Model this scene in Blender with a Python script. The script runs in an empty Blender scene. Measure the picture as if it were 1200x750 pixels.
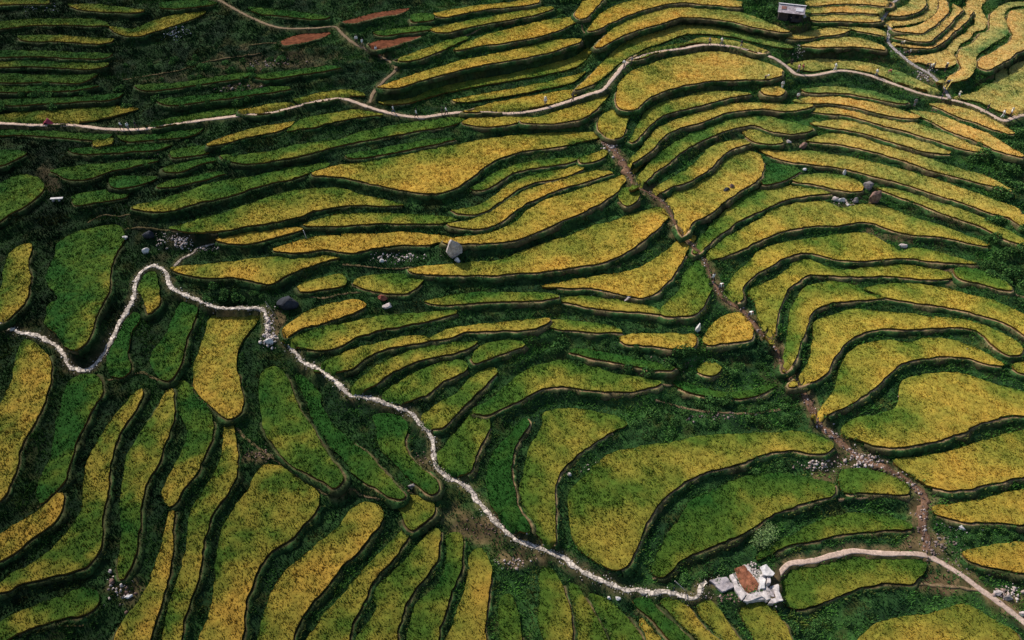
import bpy, bmesh, math, random
import numpy as np
from mathutils import Vector, Matrix
from mathutils.geometry import delaunay_2d_cdt
random.seed(7); RNG = np.random.default_rng(7)
sc = bpy.context.scene
COL = sc.collection

# ------------------------------------------------------------------ survey notes
# Outlines were surveyed on an aerial sheet (map sections A..I, 3 units per sheet unit).
SECT = {'A': (0,0,3), 'B': (400,0,3), 'C': (800,0,3), 'D': (0,250,3), 'E': (400,250,3), 'F': (800,250,3),
        'G': (0,500,3), 'H': (400,500,3), 'I': (800,500,3), 'Z': (640,640,5), 'K': (1040,0,7.5), 'Q': (1040,70,7.5)}
def S(txt):
    out = []; t = 'A'
    for w in txt.split():
        if w in SECT: t = w; continue
        a, b = w.split(','); o = SECT[t]
        out.append((o[0] + float(a)/o[2], o[1] + float(b)/o[2]))
    return out

# (ripeness 0 green .. 1 gold, -1 bare red soil ; label ; outline)
FIELDS = [
(.55,'thin ripening strip at the top left corner of the slope','A -10,0 90,-2 170,2 170,9 60,11 -10,12'),
(.45,'short yellowish strip along the top edge above the dark scrub','A 245,14 330,14 420,24 500,33 496,43 400,39 300,34 248,26'),
(.5,'hooked yellow strip curling over the pale scree patch at top left','A 400,88 470,98 540,73 620,50 710,40 708,56 640,77 560,102 470,127 410,122'),
(.3,'second dim green strip below the top left corner','A -10,78 100,66 220,64 370,70 376,86 230,84 100,87 -10,97'),
(.4,'third dim strip with yellowish lip in the dark top left slope','A 70,126 200,123 300,130 390,136 386,152 300,148 180,142 75,142'),
(.25,'fourth dim green strip in the dark top left slope','A -10,210 120,213 240,216 370,223 366,238 240,237 120,230 -10,230'),
(.12,'lowest dark green strip of the top left slope, above the scrub','A -10,260 150,263 290,260 350,243 340,264 280,287 150,284 -10,284'),
(.62,'tapering yellow field on the upper side of the footpath at far left','A -10,405 120,390 240,375 360,367 440,371 466,382 440,399 360,413 280,425 180,429 60,426 -10,422'),
(.3,'slim green sliver hugging the footpath right of the red tarp','A 510,437 600,415 700,395 800,379 850,379 840,396 740,409 640,426 540,444'),
(.6,'short yellow sliver above the footpath where the path starts climbing','A 850,386 940,367 1020,354 1030,369 960,391 860,401'),
(.55,'yellow sliver above the footpath just left of the stone steps','A 1040,346 1120,327 1200,315 1230,311 B 65,317 70,331 40,334 0,336 A 1120,351 1050,363'),
(.55,'short olive strip starting the row just below the upper footpath','A 735,496 820,470 900,449 1000,429 1025,429 1012,449 930,466 840,486 745,511'),
(.5,'olive strip ending below the stone steps on the footpath','A 1027,426 1100,407 1200,391 B 60,384 130,392 135,401 60,409 0,419 A 1140,433 1080,449 1022,453'),
(.28,'long green strip just below the footpath between steps and bend','A 790,547 880,540 960,529 1050,507 1200,488 B 80,460 200,438 300,419 400,401 440,404 430,432 330,447 220,464 100,487 0,507 A 1100,532 950,562 820,574'),
(.08,'small dark green crescent left of the long green strip','A 580,580 640,574 700,558 742,548 757,560 690,577 630,602 590,607'),
(.1,'dark green patch with pale lip on the shaded left slope','A 195,588 280,578 380,573 470,560 540,563 480,580 380,600 300,627 240,630 200,614'),
(.05,'tiny dark green shelf under the shaded left patch','A 390,623 480,618 550,623 500,642 430,657 390,650'),
(.1,'faint dark green shelf on the left slope below the footpath','A 600,530 740,508 736,532 640,547 604,549'),
(.32,'long green strip with yellow tail on the left above the wide terraces','A 480,716 560,698 660,672 760,638 880,622 960,602 1050,582 1130,570 1140,590 1100,607 1000,630 900,652 800,687 700,707 600,737 520,747 490,737'),
(.18,'rounded green field at the left edge beside the white bench','A -12,660 70,613 135,628 152,655 122,692 72,727 30,752 -12,775'),
(.08,'dark green scrap at the left edge below the footpath','A -10,533 50,526 88,535 50,557 -10,578'),
(.45,'tiny yellowish scrap below the footpath at left','A 328,495 396,484 391,502 330,510'),
(-1,'bare red brown strip left of the dirt track junction','A 985,145 1060,119 1150,103 1162,118 1100,142 1000,160'),
(-1,'bare red brown strip right of the dirt track, highest of the three','B 5,75 80,54 160,38 235,29 235,43 150,57 80,74 20,87'),
(-1,'bare red brown strip beside the walkers on the dirt track','B 92,156 180,129 275,111 287,125 200,157 110,174'),
(.7,'yellow strip at the very top, left of the dark bushes','B 330,45 440,24 520,14 600,6 690,-8 695,6 600,20 500,30 400,50 335,62'),
(.62,'second yellow strip from the top, left of the dark bushes','B 320,100 420,77 520,58 620,38 730,18 736,36 640,57 540,74 440,94 340,117'),
(.78,'golden tapered strip joining the ridge left of the stacked ribbons','B 412,167 440,144 520,119 640,88 760,63 820,53 852,60 836,77 770,102 700,122 600,142 500,157 430,174'),
(.6,'short olive wedge left of the golden tapered strip','B 198,206 290,171 380,138 425,121 434,133 380,162 300,194 220,217'),
(.75,'long golden strip starting at the dirt track bend','B 138,301 220,274 330,238 430,210 520,193 640,166 760,138 826,132 828,151 740,177 640,200 520,220 420,242 300,272 180,310'),
(.6,'long strip green at its left end, second above the footpath','B 138,357 240,345 320,314 420,288 540,268 660,243 760,218 830,193 863,163 887,163 872,196 830,230 740,254 640,272 520,292 400,314 330,332 240,357 150,367'),
(.65,'narrow yellow strip just above the one bordering the footpath','B 400,349 500,329 620,308 740,283 830,260 852,253 847,269 800,290 700,312 600,330 500,347 410,359'),
(.72,'yellow strip bordering the footpath with a walker at its edge','B 443,387 520,364 640,343 760,320 830,308 847,318 812,342 740,362 640,380 540,389 460,391'),
(.6,'small olive scrap tucked under the footpath left of the bend','B 438,426 470,406 560,410 640,408 662,415 620,430 540,440 440,442'),
(.65,'yellow wedge under the footpath rising toward the bend','B 645,421 720,402 830,368 910,335 930,338 906,372 882,397 820,417 740,430 650,434'),
(.68,'large broad golden green field in the upper middle of the slope','B 0,563 100,558 250,533 400,508 520,488 640,473 800,458 890,453 907,475 860,497 760,517 640,527 560,552 500,582 450,622 400,657 330,674 230,667 100,647 0,622 A 1138,615 1148,582 1200,563'),
(.5,'long field below the broad one, green at its left end','A 620,796 700,765 800,743 900,708 1000,678 1100,663 1200,664 B 80,684 150,694 192,715 150,724 60,720 0,719 A 1100,737 1050,757 960,777 860,792 760,812 680,820 630,812'),
(.85,'short bright gold strip left of the white post','D 768,86 850,64 950,59 1040,44 1052,55 960,82 870,102 773,102'),
(.62,'thin olive strip right of the white post','D 1080,36 1140,14 1200,4 E 100,-2 250,3 370,8 402,15 382,32 250,32 100,32 0,40 D 1150,42 1088,44'),
(.92,'bright golden strip ending at the tall grey boulder','D 978,121 1060,89 1150,77 1200,79 E 0,71 120,71 240,66 368,78 372,96 300,110 200,107 100,122 40,134 0,130 D 1140,120 1060,137 983,137'),
(.7,'olive gold field with pointed lower lip below the scree at left','D 618,191 700,174 800,174 900,158 1000,148 1100,138 1192,149 1142,167 1060,192 1000,217 950,242 880,230 800,220 720,227 638,214'),
(.35,'thin green crescent below the right end of the broad golden field','B 466,657 510,626 560,598 640,573 740,558 830,553 826,567 760,574 660,590 590,610 540,642 490,670'),
(.55,'tiny olive scrap by the stone gully under the broad field','B 838,556 900,535 932,523 932,542 890,562 843,567'),
(.6,'narrow curving olive strip under the thin green crescent','B 398,737 480,724 540,688 600,643 680,613 760,598 847,580 842,602 760,622 680,637 620,662 560,702 500,740 420,752'),
(.7,'curving yellow strip two above the tall grey boulder','B 391,786 480,763 530,743 580,708 640,673 720,648 820,616 925,590 940,608 860,634 760,662 700,687 640,717 590,752 540,787 470,802 398,797'),
(.78,'long golden field running from the tall boulder up to the stone gully','E 383,82 480,74 560,55 620,28 650,-5 B 720,703 800,678 880,653 950,628 1000,598 1030,578 1042,590 1012,627 987,652 972,672 930,698 860,734 800,762 720,797 620,836 520,851 390,857'),
(.78,'broad golden field below the tall grey boulder','E 273,196 330,177 440,171 560,163 620,138 700,113 800,78 880,48 960,18 1000,-4 B 1040,733 1090,713 1125,698 1142,710 1152,750 E 1142,30 1112,77 1052,112 980,147 900,172 800,187 700,200 600,207 500,214 380,217 298,217'),
(.8,'golden field narrowing to a left point beside the gully track','E 733,253 800,234 880,220 960,213 1040,193 1090,163 1130,128 1150,98 1180,90 F 15,88 27,110 12,152 E 1192,197 1152,237 1112,272 1060,292 1000,282 940,270 860,260 780,262'),
(.4,'green field with brown lip left of the two people in the gully','E 1123,336 1150,308 1190,268 F 10,213 40,178 70,148 92,180 107,250 87,292 62,332 40,352 0,357 E 1160,357 1128,352'),
(.35,'thin green ribbon below the broad field under the boulder','E 303,306 360,289 480,278 600,278 740,276 752,290 700,302 600,305 500,307 400,317 318,322'),
(.5,'thin olive ribbon continuing right beneath the stone revetment','E 768,301 840,290 920,296 1000,310 1100,328 1117,346 1020,340 920,332 820,314'),
(.6,'small oval yellow field above the red rubble heap','E 48,233 90,221 160,213 250,216 282,235 267,257 220,277 150,274 80,260 43,246'),
(.62,'short olive strip beside the dark rock pit','D 1048,256 1100,234 1200,213 E 16,229 11,247 D 1150,260 1058,270'),
(.75,'golden green strip at the lower right of the dark rock pit','D 998,402 1040,369 1100,338 1160,318 1200,308 E 50,303 87,320 42,347 0,360 D 1140,377 1060,402 1003,432'),
(.55,'long curved olive strip starting at the bridge of the white path','D 1013,436 1080,409 1160,393 1200,388 E 100,368 200,356 300,343 375,338 382,355 330,372 240,387 150,402 60,427 0,457 D 1140,477 1080,484 1028,467'),
(.6,'curved yellow strip above the white path, below the long olive one','E 0,494 60,473 140,453 220,433 290,426 297,442 220,457 150,472 90,497 40,537 0,552 D 1168,560 1118,547 1130,519'),
(.65,'wavy yellow ribbon in the middle with a notched right end','E 318,436 380,404 460,393 560,383 640,376 680,366 716,366 714,396 640,405 540,407 440,414 380,432 328,444'),
(.5,'thin olive ribbon above the bushy bank in the middle','E 720,371 780,373 860,383 960,393 972,411 900,414 820,407 724,400'),
(.85,'orange gold strip on top of the bushy bank','E 983,436 1060,423 1200,423 F 40,423 47,455 20,472 E 1150,467 1060,457 998,452'),
(.88,'small orange gold lobe beside the stone gully above the bushes','F 73,442 100,398 130,368 180,350 217,360 242,400 237,437 190,447 130,452 88,457'),
(.45,'long leaf shaped field nearest the white path on its right side','E 28,602 100,553 180,513 260,478 340,460 430,448 462,452 452,472 400,487 330,497 260,517 180,552 110,602 60,634 33,637'),
(.35,'plump green leaf shaped field, second in the fan right of the white path','E 146,642 180,608 230,578 300,543 360,523 425,518 442,535 400,567 350,592 290,632 240,657 180,662'),
(.4,'small green leaf shaped field right of the long leaf field','E 458,507 490,468 560,446 630,448 642,460 580,482 500,512 468,520'),
(.5,'slanting narrow leaf field descending to the white path','E 283,711 340,668 400,638 440,598 490,558 535,541 550,555 520,582 460,642 400,702 360,742 310,752 283,742'),
(.38,'arched green field below the bushy bank','E 498,666 540,633 600,578 660,543 740,523 840,520 940,553 1040,573 1092,590 1082,612 1020,637 940,627 860,614 780,602 700,614 640,652 590,692 550,727 513,702'),
(.4,'small green pocket field on the right edge of the white path','E 420,744 460,706 495,695 517,715 520,750 H 502,30 472,92 447,152 415,164 375,154 340,131 348,90 385,40'),
(.05,'dark green sunken strip right of the white path','H 518,150 543,78 600,18 640,-32 662,-20 622,42 602,102 597,182 612,262 632,302 662,362 600,352 558,312 523,262 513,200'),
(.55,'tall curved olive field left of the kidney shaped one','E 718,699 800,688 900,698 990,723 1002,740 960,757 H 870,60 800,120 760,170 745,240 745,340 752,402 723,412 688,372 648,312 633,240 643,150 658,90 688,40 708,0'),
(.62,'large kidney shaped field with golden middle and green rim','H 803,240 828,198 880,148 940,98 1000,78 1100,63 1200,48 I 60,36 150,28 300,23 420,18 480,33 527,60 517,77 470,87 400,80 320,84 250,102 160,132 80,152 0,187 H 1192,197 1132,247 1082,312 1052,372 1032,432 1002,482 960,497 898,472 848,432 818,392 803,320'),
(.38,'wide green field curving below the kidney shaped one','H 1103,512 1108,468 1138,398 1198,318 I 40,253 100,233 180,193 260,168 340,163 400,173 470,183 532,205 527,237 470,252 400,267 330,292 280,322 220,362 160,392 80,422 0,457 H 1160,492 1130,517'),
(.4,'short green field beside the brown rubble track','I 558,160 640,150 700,163 770,183 797,205 792,230 720,230 640,227 568,224'),
(.25,'narrow green ledge above the red clay floor','I 290,430 330,398 400,373 470,338 560,313 660,303 760,318 782,345 777,364 720,364 640,367 560,372 480,392 400,407 330,432 280,452'),
(.68,'large field filling the bowl at the right edge','F 568,746 620,718 700,703 750,688 768,650 768,610 788,583 850,568 920,558 980,563 1050,583 1120,608 1200,628 1217,640 1217,702 1150,707 1060,727 1000,752 I 1000,7 920,37 840,54 760,64 690,62 620,42 568,22'),
(.72,'wedge shaped golden field right of the brown rubble track','I 748,119 850,103 950,83 1050,53 1150,23 1200,13 1217,13 1217,157 1150,177 1080,197 1000,212 920,214 860,197 798,162'),
(.75,'golden field tip at the right edge, second above the lower path','I 883,284 960,273 1040,258 1120,238 1200,223 1217,223 1217,332 1120,332 1020,330 940,317 888,302'),
(.85,'small golden field at the right edge just above the lower path','I 988,440 1060,423 1140,410 1217,413 1217,507 1140,497 1060,480 1008,464'),
(.33,'green field enclosed by the lower right path','I 348,560 378,502 440,487 540,467 640,452 740,459 850,469 852,490 822,532 800,547 720,542 650,550 590,577 520,602 450,622 390,637 358,612'),
(.6,'wide yellow green field at the bottom right corner','I 610,765 660,713 740,678 840,663 920,643 990,620 1040,643 1090,678 1150,708 1177,740 1172,775 900,780 700,780'),
(.55,'stubby field directly below the red clay floor','I 208,652 230,618 270,605 300,618 332,660 362,700 382,750 385,780 285,780 240,712'),
(.6,'narrow field below the concrete slab left of the red clay floor','Z 888,352 930,323 980,333 1022,390 1062,450 1112,520 1150,580 1050,580 988,502 928,422'),
(.65,'slim diagonal field with orange rim under the path end','Z 673,322 720,303 780,323 832,360 882,430 942,500 1030,580 930,580 858,502 778,432 718,372'),
(.25,'slim green diagonal field below the dirt stretch of path','Z 518,322 560,303 600,308 642,360 702,420 772,480 860,575 770,575 698,502 638,432 578,382'),
(.85,'little orange gold wedge at the bottom edge','Z 558,430 600,438 642,480 682,520 700,575 610,575 568,500'),
(.4,'diagonal green field starting under the two white stones','Z 258,282 320,298 382,340 432,390 492,450 542,510 560,575 398,575 368,502 328,432 278,352'),
(.5,'upright narrow field, third left of the two white stones','Z 138,217 180,233 222,300 272,380 312,450 358,575 192,575 183,450 168,350 143,280'),
(.5,'upright field at the bottom left of the path bend','H 703,502 740,505 777,570 797,640 803,775 740,775 698,692 700,600'),
(.55,'slim upright sliver in the middle of the fan at the bottom','H 563,602 590,588 617,650 632,750 645,775 572,775 558,680'),
(.65,'upright olive gold field in the middle of the fan at the bottom','H 458,442 490,428 522,490 517,560 507,640 502,700 498,775 362,775 393,700 418,620 438,560 448,500'),
(.35,'long green strip left of the middle of the fan','H 373,382 415,376 420,440 412,510 392,562 372,622 347,692 325,775 238,775 248,680 273,620 328,568 368,500 376,440'),
(.55,'broad S shaped strip in the left half of the fan','H 278,402 330,358 347,370 342,420 332,472 302,512 262,552 222,612 202,672 192,740 192,775 48,775 88,700 128,630 108,590 138,548 198,498 248,448'),
(.6,'slender slanting strip under the little triangular field','G 1060,775 1100,718 1140,668 1190,608 H 30,558 80,498 140,438 195,368 230,348 245,370 232,402 192,452 142,502 102,557 72,622 32,692 5,775'),
(.68,'wide golden strip slanting down left of the slender one','G 918,775 923,690 948,610 983,538 1030,488 1100,428 1160,378 1200,343 H 30,298 80,268 130,278 140,310 122,352 82,402 42,442 0,482 G 1152,547 1102,602 1062,662 1032,732 1020,775'),
(.45,'little triangular green field at the head of the fan','H 198,270 230,243 290,243 322,270 322,302 290,327 250,357 233,342 218,305'),
(.75,'biggest golden field of the lower left, rounded at its top','G 888,182 930,138 980,138 1030,173 1090,208 1117,240 1112,282 1062,342 1012,392 952,432 912,482 882,552 852,642 835,775 708,775 738,650 758,560 763,450 788,350 828,280 878,220'),
(.65,'very long thin yellow strip left of the biggest golden field','G 788,-5 827,8 840,60 832,152 802,212 762,272 727,342 707,432 692,522 667,602 642,682 625,755 578,755 588,660 618,570 648,480 663,380 673,290 718,220 758,150 783,80 783,30'),
(.72,'thin golden strip right of the small rubble heap at lower left','G 600,300 612,310 607,402 597,472 577,562 552,642 532,712 500,770 405,770 418,700 468,640 508,588 538,500 568,420 583,330'),
(.5,'leaning olive strip with green top under the golden tongue','D 603,610 640,588 690,633 737,690 747,740 G 740,40 717,92 692,152 652,202 617,257 595,277 573,240 598,170 638,100 663,10 D 648,722 618,672'),
(.4,'long leaning green strip above the small rubble heap at lower left','D 538,690 560,658 590,648 617,690 622,740 G 602,32 567,92 542,152 507,202 492,272 492,382 492,422 472,472 440,497 413,482 413,440 428,370 423,280 433,180 458,80 498,10 D 518,722'),
(.66,'long golden strip sweeping from the track junction to the left edge','D 368,750 398,700 440,648 470,638 497,660 492,692 462,722 432,752 G 402,62 382,132 372,222 357,302 352,392 337,442 302,482 230,507 150,527 70,547 30,572 -12,580 -12,565 40,518 100,488 158,448 218,398 268,320 293,280 293,200 308,130 338,60'),
(.28,'leaning green strip right of the golden left edge field','D 238,602 270,573 330,568 357,600 342,652 312,692 292,742 G 272,32 247,102 227,182 202,212 160,252 140,267 128,240 148,170 178,110 193,30 D 208,700 223,650'),
(.85,'bright gold wedge at the left edge below the green strip','G -12,388 60,338 110,308 168,268 200,233 217,233 217,272 197,312 152,362 92,402 42,442 -12,466'),
(.78,'tall golden field at the left edge below the white path','D -12,715 38,600 58,520 78,448 110,448 152,480 177,530 167,602 142,682 112,747 G 72,62 57,122 42,172 12,232 -12,258'),
(.4,'green field with yellow lip in the bottom left corner','G -12,705 80,648 150,618 220,598 290,568 342,588 342,622 300,652 220,667 140,692 80,712 30,742 -12,775'),
(.32,'large green field enclosed by the loop of the white path','D 198,110 260,68 340,48 415,43 430,90 402,142 382,202 377,272 352,312 327,372 312,432 270,472 228,462 198,420 163,380 173,320 205,300 163,240 173,190 198,140'),
(.6,'yellow green field at the left edge beside the looped green one','D 13,200 28,150 70,113 107,108 97,160 102,240 92,292 52,342 20,372 -12,378 -12,300 0,280 8,240'),
(.6,'tiny crescent field inside the hairpin of the white path','D 483,265 488,222 525,198 545,204 557,260 552,322 520,347 508,300'),
(.2,'dark green sliver under the hairpin of the white path','D 385,550 380,512 408,442 438,382 470,345 492,355 462,412 447,462 442,502 457,545 430,572 393,567'),
(.15,'dark green triangular field left of the golden tongue','D 533,500 558,458 598,398 618,340 650,300 690,320 687,352 662,412 642,472 622,542 590,582 553,567 533,530'),
(.82,'golden tongue shaped field hanging from the white path','D 773,345 850,340 915,345 890,392 852,442 827,502 832,562 847,622 842,692 800,712 738,672 688,612 683,560 698,500 718,440 733,380'),
(.22,'bright green curved field right of the golden tongue','D 918,572 950,543 990,553 1012,600 1032,650 1062,700 1092,745 G 1122,60 1167,120 1202,170 1180,207 1130,182 1050,142 998,102 958,50 933,10 D 918,680'),
(.3,'long narrow green strip left of the white path','D 1053,602 1090,578 1132,610 1147,640 1132,680 1162,730 G 1232,50 H 82,88 142,138 192,183 207,210 170,242 130,242 88,202 38,162 0,102 G 1148,52 1108,0 D 1068,650'),
(.25,'short green strip on the left edge of the white path above its bend','E 108,713 160,703 205,713 227,745 H 217,58 242,108 292,158 332,188 340,215 320,232 278,212 228,167 178,112 138,62 123,0'),
(.75,'golden ribbon just above the green rim of the upper footpath','B 838,302 870,268 910,228 950,188 990,153 1050,123 1120,98 1200,78 C 60,73 160,83 260,108 340,138 370,160 340,170 260,147 180,127 100,117 30,117 0,120 B 1140,142 1070,167 1010,197 960,232 922,272 882,302 850,310'),
(.75,'golden ribbon ending below the hut, second above the upper footpath','B 908,152 920,128 960,93 1020,63 1100,38 1200,20 C 80,23 160,33 240,53 320,83 360,105 340,114 260,94 180,74 100,62 0,57 B 1130,77 1060,97 1000,117 952,147 925,167'),
(.75,'golden ribbon at the top edge left of the hut','B 878,97 883,68 920,38 980,13 1040,-2 1100,-12 1200,-12 C 100,-7 207,6 207,20 100,14 0,5 B 1130,14 1060,32 992,57 942,82 895,114'),
(.8,'small golden scrap at the ridge head beside the dark bushes','B 823,52 840,18 860,-3 925,-12 902,12 882,37 862,57 840,62'),
(.45,'thin green rim along the upper side of the curving footpath','B 1015,204 1060,182 1120,163 1200,152 C 60,132 140,137 220,152 290,176 270,183 200,162 120,149 50,147 0,155 B 1120,177 1040,205'),
(.75,'broad golden field under the top bend of the footpath','B 973,372 973,310 998,268 1050,238 1120,213 1200,196 C 60,183 150,183 230,203 300,223 347,245 347,262 300,274 200,277 100,280 30,292 0,297 B 1120,322 1070,347 1032,382'),
(.68,'small squarish yellow field at the head of the stone gully','B 903,447 913,410 950,387 1012,387 1002,432 987,472 960,482 928,472'),
(.5,'olive strip under the broad golden field, ending in a hook','B 1028,482 1038,438 1063,398 1110,368 1160,348 1200,343 C 60,323 140,318 215,316 222,328 160,342 80,362 0,380 B 1140,397 1092,427 1067,462 1045,490'),
(.6,'long yellow strip rising from the stone gully toward the worker','B 1013,562 1050,523 1078,488 1108,453 1160,428 1200,413 C 60,393 140,368 240,360 300,363 340,358 360,368 440,360 447,370 420,384 360,387 290,380 220,382 140,397 60,427 0,442 B 1140,472 1102,512 1062,547 1030,574'),
(.45,'green centred strip sweeping up from the gully to a rounded end','B 1028,652 1048,608 1088,568 1138,523 1200,488 C 30,468 100,438 180,410 250,400 310,410 370,423 430,438 440,460 420,477 370,470 310,457 250,437 180,447 120,467 60,492 0,527 B 1152,567 1102,602 1072,642 1045,660'),
(.6,'curved olive strip around the upper left of the lobed field','B 1098,672 1130,638 1200,603 C 40,578 88,528 140,498 200,483 232,495 222,512 170,522 132,552 92,592 42,622 0,642 B 1162,652 1120,682'),
(.6,'tiny sliver between the rounded end and the lobed field','C 213,461 240,450 300,473 345,483 352,496 310,502 250,492'),
(.72,'lobed golden field with a dark rock on its lower rim','C 0,658 40,638 88,608 148,548 200,530 260,538 284,575 272,612 242,642 192,672 152,702 102,742 F 42,22 12,57 0,72 E 1190,52 1178,20 C -37,760 -72,740 -42,688'),
(.4,'tiny round green patch beside the stone gully','B 978,692 988,663 1030,658 1047,675 1032,707 1000,720'),
(.1,'small dark green patch right of the lobed field','C 278,617 288,583 330,573 400,588 412,600 382,617 332,637 285,644'),
(.65,'thin yellow strip left of the brown standing boulder','C 378,621 440,613 520,610 600,628 637,655 632,667 560,664 480,647 400,634'),
(.5,'outermost olive strip of the arched terraces, left of the pale rocks','C 163,730 198,698 260,670 350,653 430,653 507,670 502,684 430,687 350,702 292,727 232,757 F 182,32 132,72 97,112 87,137 53,122 53,90 78,53 118,18'),
(.65,'large arched field below the pale rocks, second of the arches','F 103,162 103,118 148,78 208,48 278,18 C 300,748 360,723 440,710 510,710 560,728 640,718 700,723 760,743 F 780,3 860,28 960,58 1052,100 1042,114 960,92 880,74 800,72 740,57 680,32 620,27 540,37 440,42 340,62 262,97 202,132 152,167 120,180'),
(.72,'long golden strip running to the right edge above the brown boulder','C 288,525 380,533 440,528 520,543 600,553 700,578 800,603 900,633 1000,668 1100,703 1180,733 F 1190,3 1212,10 1212,47 1150,12 C 1080,742 980,707 880,677 780,642 680,617 600,597 520,582 440,572 350,564 298,552'),
(.65,'yellow strip right of the brown standing boulder','C 698,660 780,668 860,688 940,713 1020,748 F 1100,38 1200,88 1212,95 1212,112 1120,77 1050,42 C 960,762 880,732 800,702 720,674'),
(.6,'yellow strip with green left end, second above the brown boulder','C 448,491 500,468 580,468 660,488 740,513 820,543 900,568 1000,598 1080,623 1142,650 1142,664 1080,650 1000,627 900,602 800,567 700,537 620,517 540,502 460,499'),
(.68,'yellow strip, third above the brown boulder on the right slope','C 468,431 540,418 620,428 700,448 780,473 860,498 927,530 922,544 840,527 760,502 680,477 600,457 520,447 478,442'),
(.75,'long golden strip passing right of the worker in the field','C 443,382 500,366 580,368 660,388 740,413 820,433 900,458 980,488 1062,525 1052,537 960,512 880,487 800,462 720,442 640,417 560,400 480,397'),
(.75,'golden strip at whose left end a worker stands','C 403,352 470,333 560,333 640,348 700,368 780,388 822,405 812,417 740,407 660,387 580,367 500,360 430,364'),
(.45,'thin olive strip on the bank right below the footpath','C 428,313 520,303 600,308 680,323 740,343 782,355 772,364 700,347 620,332 540,322 438,324'),
(.78,'golden strip running down right toward the dark thicket','C 818,391 880,393 940,418 1000,443 1080,473 1142,510 1187,540 1177,552 1100,522 1020,487 940,457 880,427 828,407'),
(.8,'short golden strip just under the path fork at right','C 883,366 940,360 1000,377 1080,412 1130,441 1152,460 1130,470 1070,442 1000,417 930,392'),
(.65,'yellow field above the footpath right of the path crossing','C 383,227 430,208 540,210 640,218 720,238 780,258 830,283 890,308 897,323 840,311 760,286 680,257 600,240 520,238 450,250 398,248'),
(.75,'little golden scrap under the white bag below the crossing','C 278,311 330,303 357,315 342,332 288,327'),
(.8,'golden sliver right above the dark green meadow strip','C 428,157 480,143 560,128 640,136 702,153 702,170 620,162 540,160 470,164'),
(.72,'curved golden sliver, second above the dark green meadow strip','C 373,127 440,110 520,97 580,104 560,119 500,122 440,132 388,137'),
(.6,'olive ribbon below the hut reaching the stone stairway','C 370,103 420,87 500,76 570,82 640,94 710,106 715,122 650,113 580,98 500,91 420,102 380,113'),
(.8,'golden ribbon right of the hut, lowest of three','C 440,59 520,47 620,49 700,61 690,77 600,72 520,69 448,75'),
(.78,'golden ribbon right of the hut, middle of three','C 430,29 520,17 620,21 718,31 713,47 620,42 520,40 433,49'),
(.8,'golden ribbon right of the hut, topmost of three','C 430,4 540,-7 660,-7 738,5 733,19 640,12 540,10 438,17'),
(.8,'innermost golden cap on the ringed knoll at top right','K 20,112 90,70 160,48 220,-10 322,-10 330,42 290,82 220,112 130,132 40,132 10,122'),
(.8,'second ring of the golden knoll','K -5,165 100,163 200,148 300,108 342,60 362,-10 432,-10 432,82 382,142 300,184 200,209 100,224 -5,219'),
(.82,'third ring of the golden knoll','K 70,252 180,243 290,213 380,163 432,118 457,60 462,-10 522,8 534,70 522,112 482,152 432,199 372,244 312,279 220,279 98,274'),
(.82,'fourth ring of the golden knoll','K 80,322 180,308 300,308 370,268 430,223 490,178 562,120 562,40 552,-10 602,38 634,90 612,142 552,204 482,264 422,314 372,354 280,354 178,344'),
(.84,'fifth ring of the golden knoll, with a white hat worker at its end','K 40,382 60,352 180,362 300,372 390,372 450,322 530,250 600,190 642,140 642,60 632,15 672,48 724,98 734,150 704,204 642,239 582,269 522,329 472,374 422,399 372,414 250,414 128,404'),
(.84,'sixth ring of the golden knoll, harvesters at its lower end','K 178,502 230,483 330,478 440,463 530,418 600,338 690,288 720,248 772,218 762,150 712,88 702,38 702,-10 855,-10 812,60 834,110 874,170 864,222 832,254 772,269 732,314 692,349 632,379 602,434 574,470 604,500 604,552 540,584 450,592 338,562 228,542'),
(.72,'seventh winding golden terrace east of the knoll','K 480,702 540,678 620,638 662,590 642,540 622,490 652,428 720,398 790,348 830,288 890,278 912,220 902,150 952,78 1020,38 1100,18 1200,13 1217,13 1217,42 1100,57 1040,92 1022,150 1052,220 1062,270 1012,322 932,372 862,422 792,462 772,520 772,582 742,652 682,702 642,722 558,732'),
(.8,'wide golden terrace at the right edge with inlet bank','K 808,572 830,508 900,478 980,428 1072,368 1114,310 1064,210 1064,140 1100,92 1200,72 1217,72 1217,412 1120,462 1050,522 960,572 868,602'),
(.72,'wide yellow terrace at the right edge above the path end','Q 600,332 700,302 800,272 870,222 960,172 940,108 980,68 1040,78 1072,170 1092,260 1122,352 1142,300 1102,200 1072,100 1100,58 1200,8 1217,8 1217,452 1100,468 1000,447 900,406 800,366 700,345'),
(.62,'third arched field with a lone brown ramp at its right end','F 168,292 163,250 178,193 230,163 290,123 370,98 460,88 560,73 640,68 690,88 740,118 760,132 820,123 900,133 980,158 1012,170 960,174 880,164 800,154 700,157 600,162 530,157 470,140 410,134 352,152 292,187 242,217 227,260 242,312 237,342 208,337'),
(.6,'fourth arched field curling down to the stone gully','F 243,265 290,233 340,203 400,168 450,163 500,183 580,198 700,183 820,183 927,203 922,242 840,232 740,217 620,217 520,214 440,214 392,242 357,292 342,342 327,402 320,457 293,452 268,400 263,340 243,290'),
(.6,'fifth arched field with a dark bush at its right end','F 353,502 363,440 373,380 398,308 428,263 490,243 600,243 640,280 692,290 640,307 560,307 482,322 452,342 437,392 422,442 417,502 385,537 363,527'),
(.7,'yellow field sweeping from the dark bush to the right edge','F 663,265 720,238 800,243 900,258 1000,283 1100,308 1200,353 1217,361 1217,428 1160,392 1080,362 1000,337 920,322 820,312 720,302 692,285'),
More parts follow.
